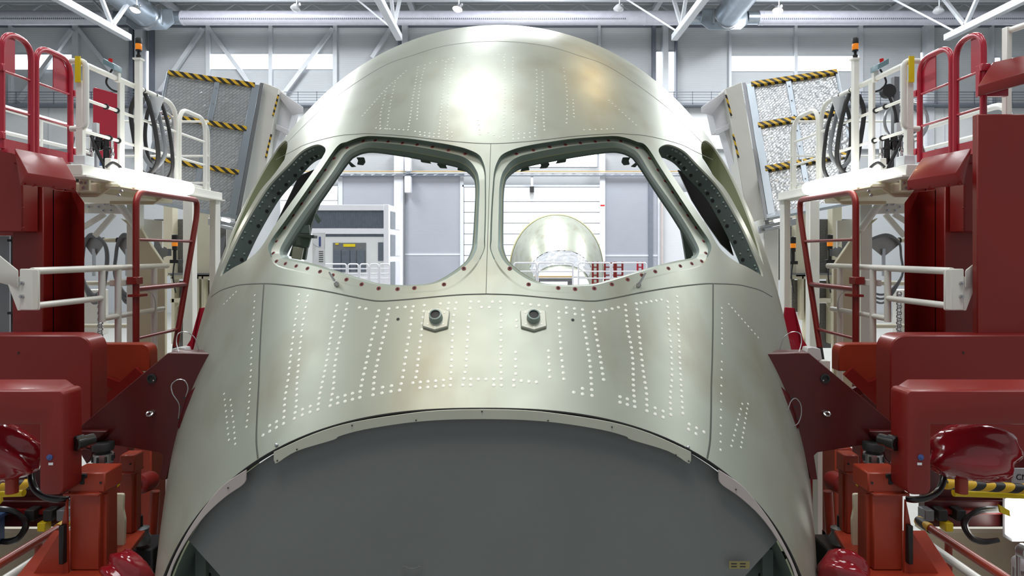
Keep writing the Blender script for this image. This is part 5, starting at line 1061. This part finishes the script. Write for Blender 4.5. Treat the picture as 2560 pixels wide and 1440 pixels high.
    MB().prism([p(500, 770, 5.9), p(522, 768, 5.9), p(540, 900, 5.9), p(474, 900, 5.9)], (0, .02, 0)).build('face', 'crimson', t, .002); MB().prism([p(498, 770, 5.88), p(476, 850, 5.88), p(440, 905, 5.88), p(474, 905, 5.88)], (0, .06, 0)).build('wing', 'crimson', t, .002)
    S.bx(2.6, 2.75, 5.88, 5.98, -CZ, -.94).build('leg', 'red_paint', t)
    t = thing('white_block', 'white chamfered block beside the %s bracket' % n, 'block', base(2.7, 5.6)); S.poly([(425, 900), (430, 872), (450, 868), (462, 870), (470, 905)], 5.6, .1).build('block', 'wall_white', t, .004); S.bx(2.65, 2.75, 5.6, 5.7, -CZ, -.9).build('stand', 'white_paint', t)
    t = thing('rear_guard_rail', 'white guard rail farther back behind the %s tower gates' % n, 'railing', q(4.4, 6.5, .64))
    MB().tube(fillet([q(4.45, 5.9, .62), q(4.45, 5.9, 1.3), q(4.45, 7.8, 1.3), q(4.45, 7.8, .62)], .2, 7), .03, 12).build('hoop', 'white_paint', t)
    for z in (.86, 1.08): MB().cyl(q(4.45, 5.9, z), q(4.45, 7.8, z), .018, n=10).build('mid_rail', 'white_paint', t)
    for y in (6.6, 7.4): MB().cyl(q(4.45, y, .62), q(4.45, y, 1.3), .025, n=10).build('post', 'white_paint', t)
    S.bx(4.2, 4.9, 5.8, 7.9, .56, .64).build('deck_beam', 'white_paint', t, .01)
    t = thing('wall_cabinet', 'white cabinet with blue bottle on top behind the %s tower gates' % n, 'cabinet', base(4.6, 7.6)); S.bx(4.35, 4.75, 7.5, 7.9, .64, .95).build('body', 'wall_white', t, .01); S.bx(4.38, 4.72, 7.48, 7.5, .68, .92).build('door', 'frame_white', t, .005); MB().lathe(q(4.5, 7.6, .95), (0, 0, 1), [(.06, 0), (.06, .12), (.03, .17), (.03, .2)], 14).build('bottle', 'blue_box', t)
# one-sided small things
t = thing('corner_post', 'white corner post with top rail at the upper right edge', 'post', P(2522, 190, 4.9)); MB().box(P(2516, 66, 4.9), P(2531, 330, 4.9) + V(0, .05, 0)).build('post', 'white_paint', t, .005); MB().cyl(P(2524, 76, 4.92), P(2660, 30, 4.4), .022, n=12).build('rail', 'white_paint', t)
t = thing('cable_reel', 'steel ring cable reel beside the right tower gates', 'reel', P(2275, 345, 6.2)); cc = P(2275, 300, 6.2)
for k, r in enumerate((.16, .12, .2)): MB().tube([cc + V(math.cos(a) * r, .03 * k, math.sin(a) * r) for a in np.linspace(0, 2 * math.pi, 29)[:-1]], .013, 8, True).build('ring', 'steel' if k != 1 else 'grey_hose', t)
MB().cyl(cc + V(0, .03, 0), V(cc.x, cc.y + .03, CZ + .64), .015, n=8).build('stem', 'steel', t)
t = thing('blue_container', 'blue container at the lower left corner', 'container', V(P(-30, 1400, 5.0).x, 5.0, 0)); MB().box(P(-180, 1322, 5.0), P(-62, 1400, 5.0) + V(0, .3, 0)).build('tub', 'blue_box', t, .01); MB().box(P(-184, 1318, 4.98), P(-59, 1328, 4.98) + V(0, .34, 0)).build('rim', 'blue_box', t, .005); MB().box(V(P(-160, 0, 5).x, 5.05, 0), P(-90, 1400, 5.05) + V(0, .2, 0)).build('stand', 'grey_metal', t)
t = thing('yellow_marker', 'yellow warning marker at the left edge', 'marker', P(0, 1262, 4.9)); MB().prism([P(-30, 1245, 4.9), P(2, 1240, 4.9), P(3, 1255, 4.9), P(-30, 1290, 4.9)], (0, .02, 0)).build('plate', 'yellow', t)
t = thing('yellow_marker', 'yellow slanted warning marker low at the right', 'marker', P(2512, 1295, 5.2)); MB().prism([P(2498, 1262, 5.2), P(2524, 1276, 5.2), P(2526, 1292, 5.2), P(2502, 1282, 5.2)], (0, .02, 0)).build('plate', 'yellow', t)
t = thing('sign_plate', 'grey sign plate with black lettering at the right edge', 'sign', P(2560, 1240, 4.6)); MB().box(P(2534, 1172, 4.6), P(2700, 1240, 4.6) + V(0, .02, 0)).build('plate', 'steel_white', t)
fc = bpy.data.curves.new('lettering', 'FONT'); fc.body = 'CM'; fc.size = .055; fo = bpy.data.objects.new('lettering', fc); COL.objects.link(fo); fo.parent = t; fo.rotation_euler = (math.pi / 2, 0, 0); fo.location = P(2540, 1200, 4.595) - root_loc(t); fc.extrude = .001; fm = bpy.data.meshes.new_from_object(fo); fm.materials.clear(); fm.materials.append(MATS['ink']); fo2 = bpy.data.objects.new('lettering', fm); COL.objects.link(fo2); fo2.parent = t; fo2.rotation_euler = fo.rotation_euler; fo2.location = fo.location; bpy.data.objects.remove(fo)
t = thing('floodlight', 'bright white upright lamp at the lower right edge', 'lamp', V(P(2560, 1350, 5.2).x, 5.2, 0)); MB().box(P(2534, 1256, 5.2), P(2640, 1350, 5.2) + V(0, .1, 0)).build('diffuser', 'tube_light', t, .01); MB().box(P(2530, 1252, 5.25), P(2650, 1354, 5.25) + V(0, .1, 0)).build('housing', 'steel_white', t); MB().cyl(P(2580, 1352, 5.3), V(P(2580, 1352, 5.3).x, 5.3, 0), .03).build('stand', 'steel_white', t)
for k, (x, y, m, lab) in enumerate(((2545, 1372, 'steel', 'upper chrome drum fitting at the lower right corner'), (2535, 1400, 'paper', 'white drum fitting at the lower right corner'), (2548, 1425, 'steel', 'lowest chrome drum fitting at the lower right corner'))):
    yy_ = 4.7 + .2 * k; t = thing('drum_fitting', lab, 'fitting', P(x, y + 14, yy_)); MB().lathe(P(x, y, yy_), (0.3, -1, 0), [(.03, 0), (.05, .02), (.05, .07), (.035, .08), (.02, .1), (.001, .1)], 18).build('drum', m, t); MB().cyl(P(x, y, yy_ + .02), V(P(x, y, yy_ + .02).x, yy_ + .02, 0), .015).build('stem', 'steel', t)
# ------------------------------------------------------------------ things beyond the nose, seen through its windows
bt_ = thing('control_booth', 'white framed control booth with grey glazing behind the nose', 'booth', V(P(900, 700, 34).x, 34, 0))
def bb(nm, m, x0, x1, y0, y1, Y=34.0, d=.2, par=bt_): return MB().box(P(x0, y0, Y), P(x1, y1, Y) + V(0, d, 0)).build(nm, m, par, .01)
for y0, y1 in ((512, 526), (571, 585), (690, 900)): bb('frame_rail', 'frame_white', 760, 972, y0, y1)
bb('glazing', 'glazing_grey', 760, 959, 526, 571, 34.1, .05); bb('glazing_strip', 'glazing_grey', 790, 959, 585, 592, 34.1, .05)
bb('corner_post', 'frame_white', 959, 972, 511, 901, 33.96, .26); bb('wall_panel', 'wall_white', 760, 959, 592, 700, 34.1, .05)
for x in range(764, 958, 5): bb('glazing_rib', 'rail_grey', x, x + .8, 527, 571, 34.08, .02)
bb('recess', 'grey_metal', 832, 915, 607, 680, 34.06, .04); bb('sign', 'yellow', 858, 888, 610, 617, 34.0, .05); bb('sign', 'yellow', 838, 846, 608, 612, 34.0, .05)
for x0, x1 in ((833, 852), (854, 874), (876, 890), (893, 912)): bb('cabinet_door', 'glazing_grey', x0, x1, 625, 680, 34.0, .06)
bb('door_glass', 'glazing_grey', 945, 958, 606, 652, 34.05, .05)
A = P(972, 512, 34.0); B_ = P(1002, 524, 36.5)
def side_face(nm, m, f0, f1, y0, y1, t0=0.0):
    def g(f, y): q_ = A.lerp(B_, f); return P(0, y, q_.y).z, q_
    pts = []
    for f, y in ((f0, y0), (f1, y0), (f1, y1), (f0, y1)):
        q_ = A.lerp(B_, f); zt = CZ + (VY - y) / F * 34.0; pts.append(V(q_.x + t0, q_.y, zt))
    return MB().prism(pts, (-.08, 0.02, 0)).build(nm, m, bt_)
side_face('side_wall', 'frame_white', 0, 1, 512, 900); 
for y0, y1 in ((527, 571), (586, 640), (655, 720)):
    side_face('side_glass', 'glazing_grey', .12, .48, y0, y1, .02); side_face('side_glass', 'duct_grey', .52, .9, y0, y1, .02)
def far_rail(label, xs, y0, y1, Y, m='frame_white', r=.035, mids=(0.5,), grp=None):
    t = thing('far_railing', label, 'railing', V(P(xs[0], y1, Y).x, Y, 0))
    for a, b in zip(xs, xs[1:]):
        MB().tube(fillet([P(a, y1 + 60, Y), P(a, y0, Y), P(b - 4, y0, Y), P(b - 4, y1 + 60, Y)], .12, 4), r, 8).build('hoop', m, t)
        for f in mids: MB().cyl(P(a, y0 + (y1 - y0) * f, Y), P(b - 4, y0 + (y1 - y0) * f, Y), r * .8, n=8).build('mid_rail', m, t)
    MB().cyl(P(xs[0], y1, Y), V(P(xs[0], y1, Y).x, Y, 0), r).build('post', m, t)
    return t
far_rail('white railing with many posts below the control booth', [800, 870, 900, 925, 950, 978], 660, 700, 31, mids=(.3, .6, .9))
far_rail('white railing in front of the second nose section', [1285, 1345, 1436], 657, 700, 31, mids=(.5,)); far_rail('long white railing right of the second nose section', [1446, 1530, 1620], 657, 700, 31.5, mids=(.5, .9))
s2 = thing('second_nose_section', 'distant second nose section with plastic film over its windows', 'aircraft', (2.6, 35, 0))
D2 = V(2.55 - X0, 32.0, -.15)
TT = np.linspace(-2.3, 2.3, 70); YY = np.linspace(3.0, 6.95, 40)
MB().grid([[tuple(Vector(p_) + D2) for p_ in surf(TT, np.full_like(TT, y))] for y in YY]).build('skin', 'primed_skin', s2, recalc=False, angle=180)
ry = np.full(60, 6.98); rt = np.linspace(-2.3, 2.3, 60); MB().grid([[tuple(Vector(p_) + D2) for p_ in off(rt, ry - .25, np.full(60, -.02))], [tuple(Vector(p_) + D2) for p_ in off(rt, ry, np.full(60, -.02))]]).build('edge_band', 'yellow_primer', s2, recalc=False)
rnd = random.Random(2); rows = []
for v in np.linspace(0, 1, 16):
    row = []
    for a in np.linspace(-1.0, 1.0, 44):
        y = 3.12 + (0.62 - .12 * abs(a) ** 1.5 + .1 * abs(a)) * v; row.append(tuple(Vector(off(np.array([a]), np.array([y]), np.array([-.02 - .05 * rnd.random()]))[0]) + D2))
    rows.append(row)
MB().grid(rows).build('plastic_film', 'film', s2, recalc=False, angle=180)
ft = np.linspace(-1.0, 1.0, 40); fyv = 3.12 + .62 - .12 * np.abs(ft) ** 1.5 + .1 * np.abs(ft)
MB().tube([tuple(Vector(p_) + D2) for p_ in off(ft, fyv, np.full(40, -.02))], .03, 6).build('film_tape', 'ink', s2)
MB().box((2.0, 36, 0), (3.2, 37.5, 2.2)).build('stand', 'red_paint', s2)
for k, (x0, x1, m, lab) in enumerate(((1482, 1494, 'red_paint', 'red post left of the far ladder'), (1512, 1536, 'red_paint', 'tallest far red ladder right of the second nose'), (1540, 1556, 'red_paint', 'narrow far red ladder beside the tallest one'), (1594, 1606, 'crimson', 'far red and white locker right of the ladders'))):
    t = thing('far_ladder', lab, 'ladder' if k in (1, 2) else 'post', V(P(x0, 700, 33).x, 33, 0))
    for x in (x0, x1): MB().cyl(P(x, 654, 33), V(P(x, 700, 33).x, 33, 0), .05, n=8).build('stile', m, t)
    for y in range(658, 712, 10): MB().cyl(P(x0, y, 33), P(x1, y, 33), .035, n=6).build('rung', m, t)
t = thing('timber_beam', 'tan padded beam in front of the second nose section', 'beam', V(P(1370, 700, 32).x, 32, 0)); MB().box(P(1338, 690, 32), P(1432, 694, 32) + V(0, .3, 0)).build('pad', 'tan_wood', t, .01); MB().box(P(1338, 696, 32), P(1432, 704, 32) + V(0, .3, 0)).build('body', 'grey_metal', t); MB().box(P(1338, 704, 32.05), V(P(1350, 0, 32.05).x, 32.3, 0)).build('leg', 'grey_metal', t); MB().box(P(1420, 704, 32.05), V(P(1432, 0, 32.05).x, 32.3, 0)).build('leg', 'grey_metal', t)
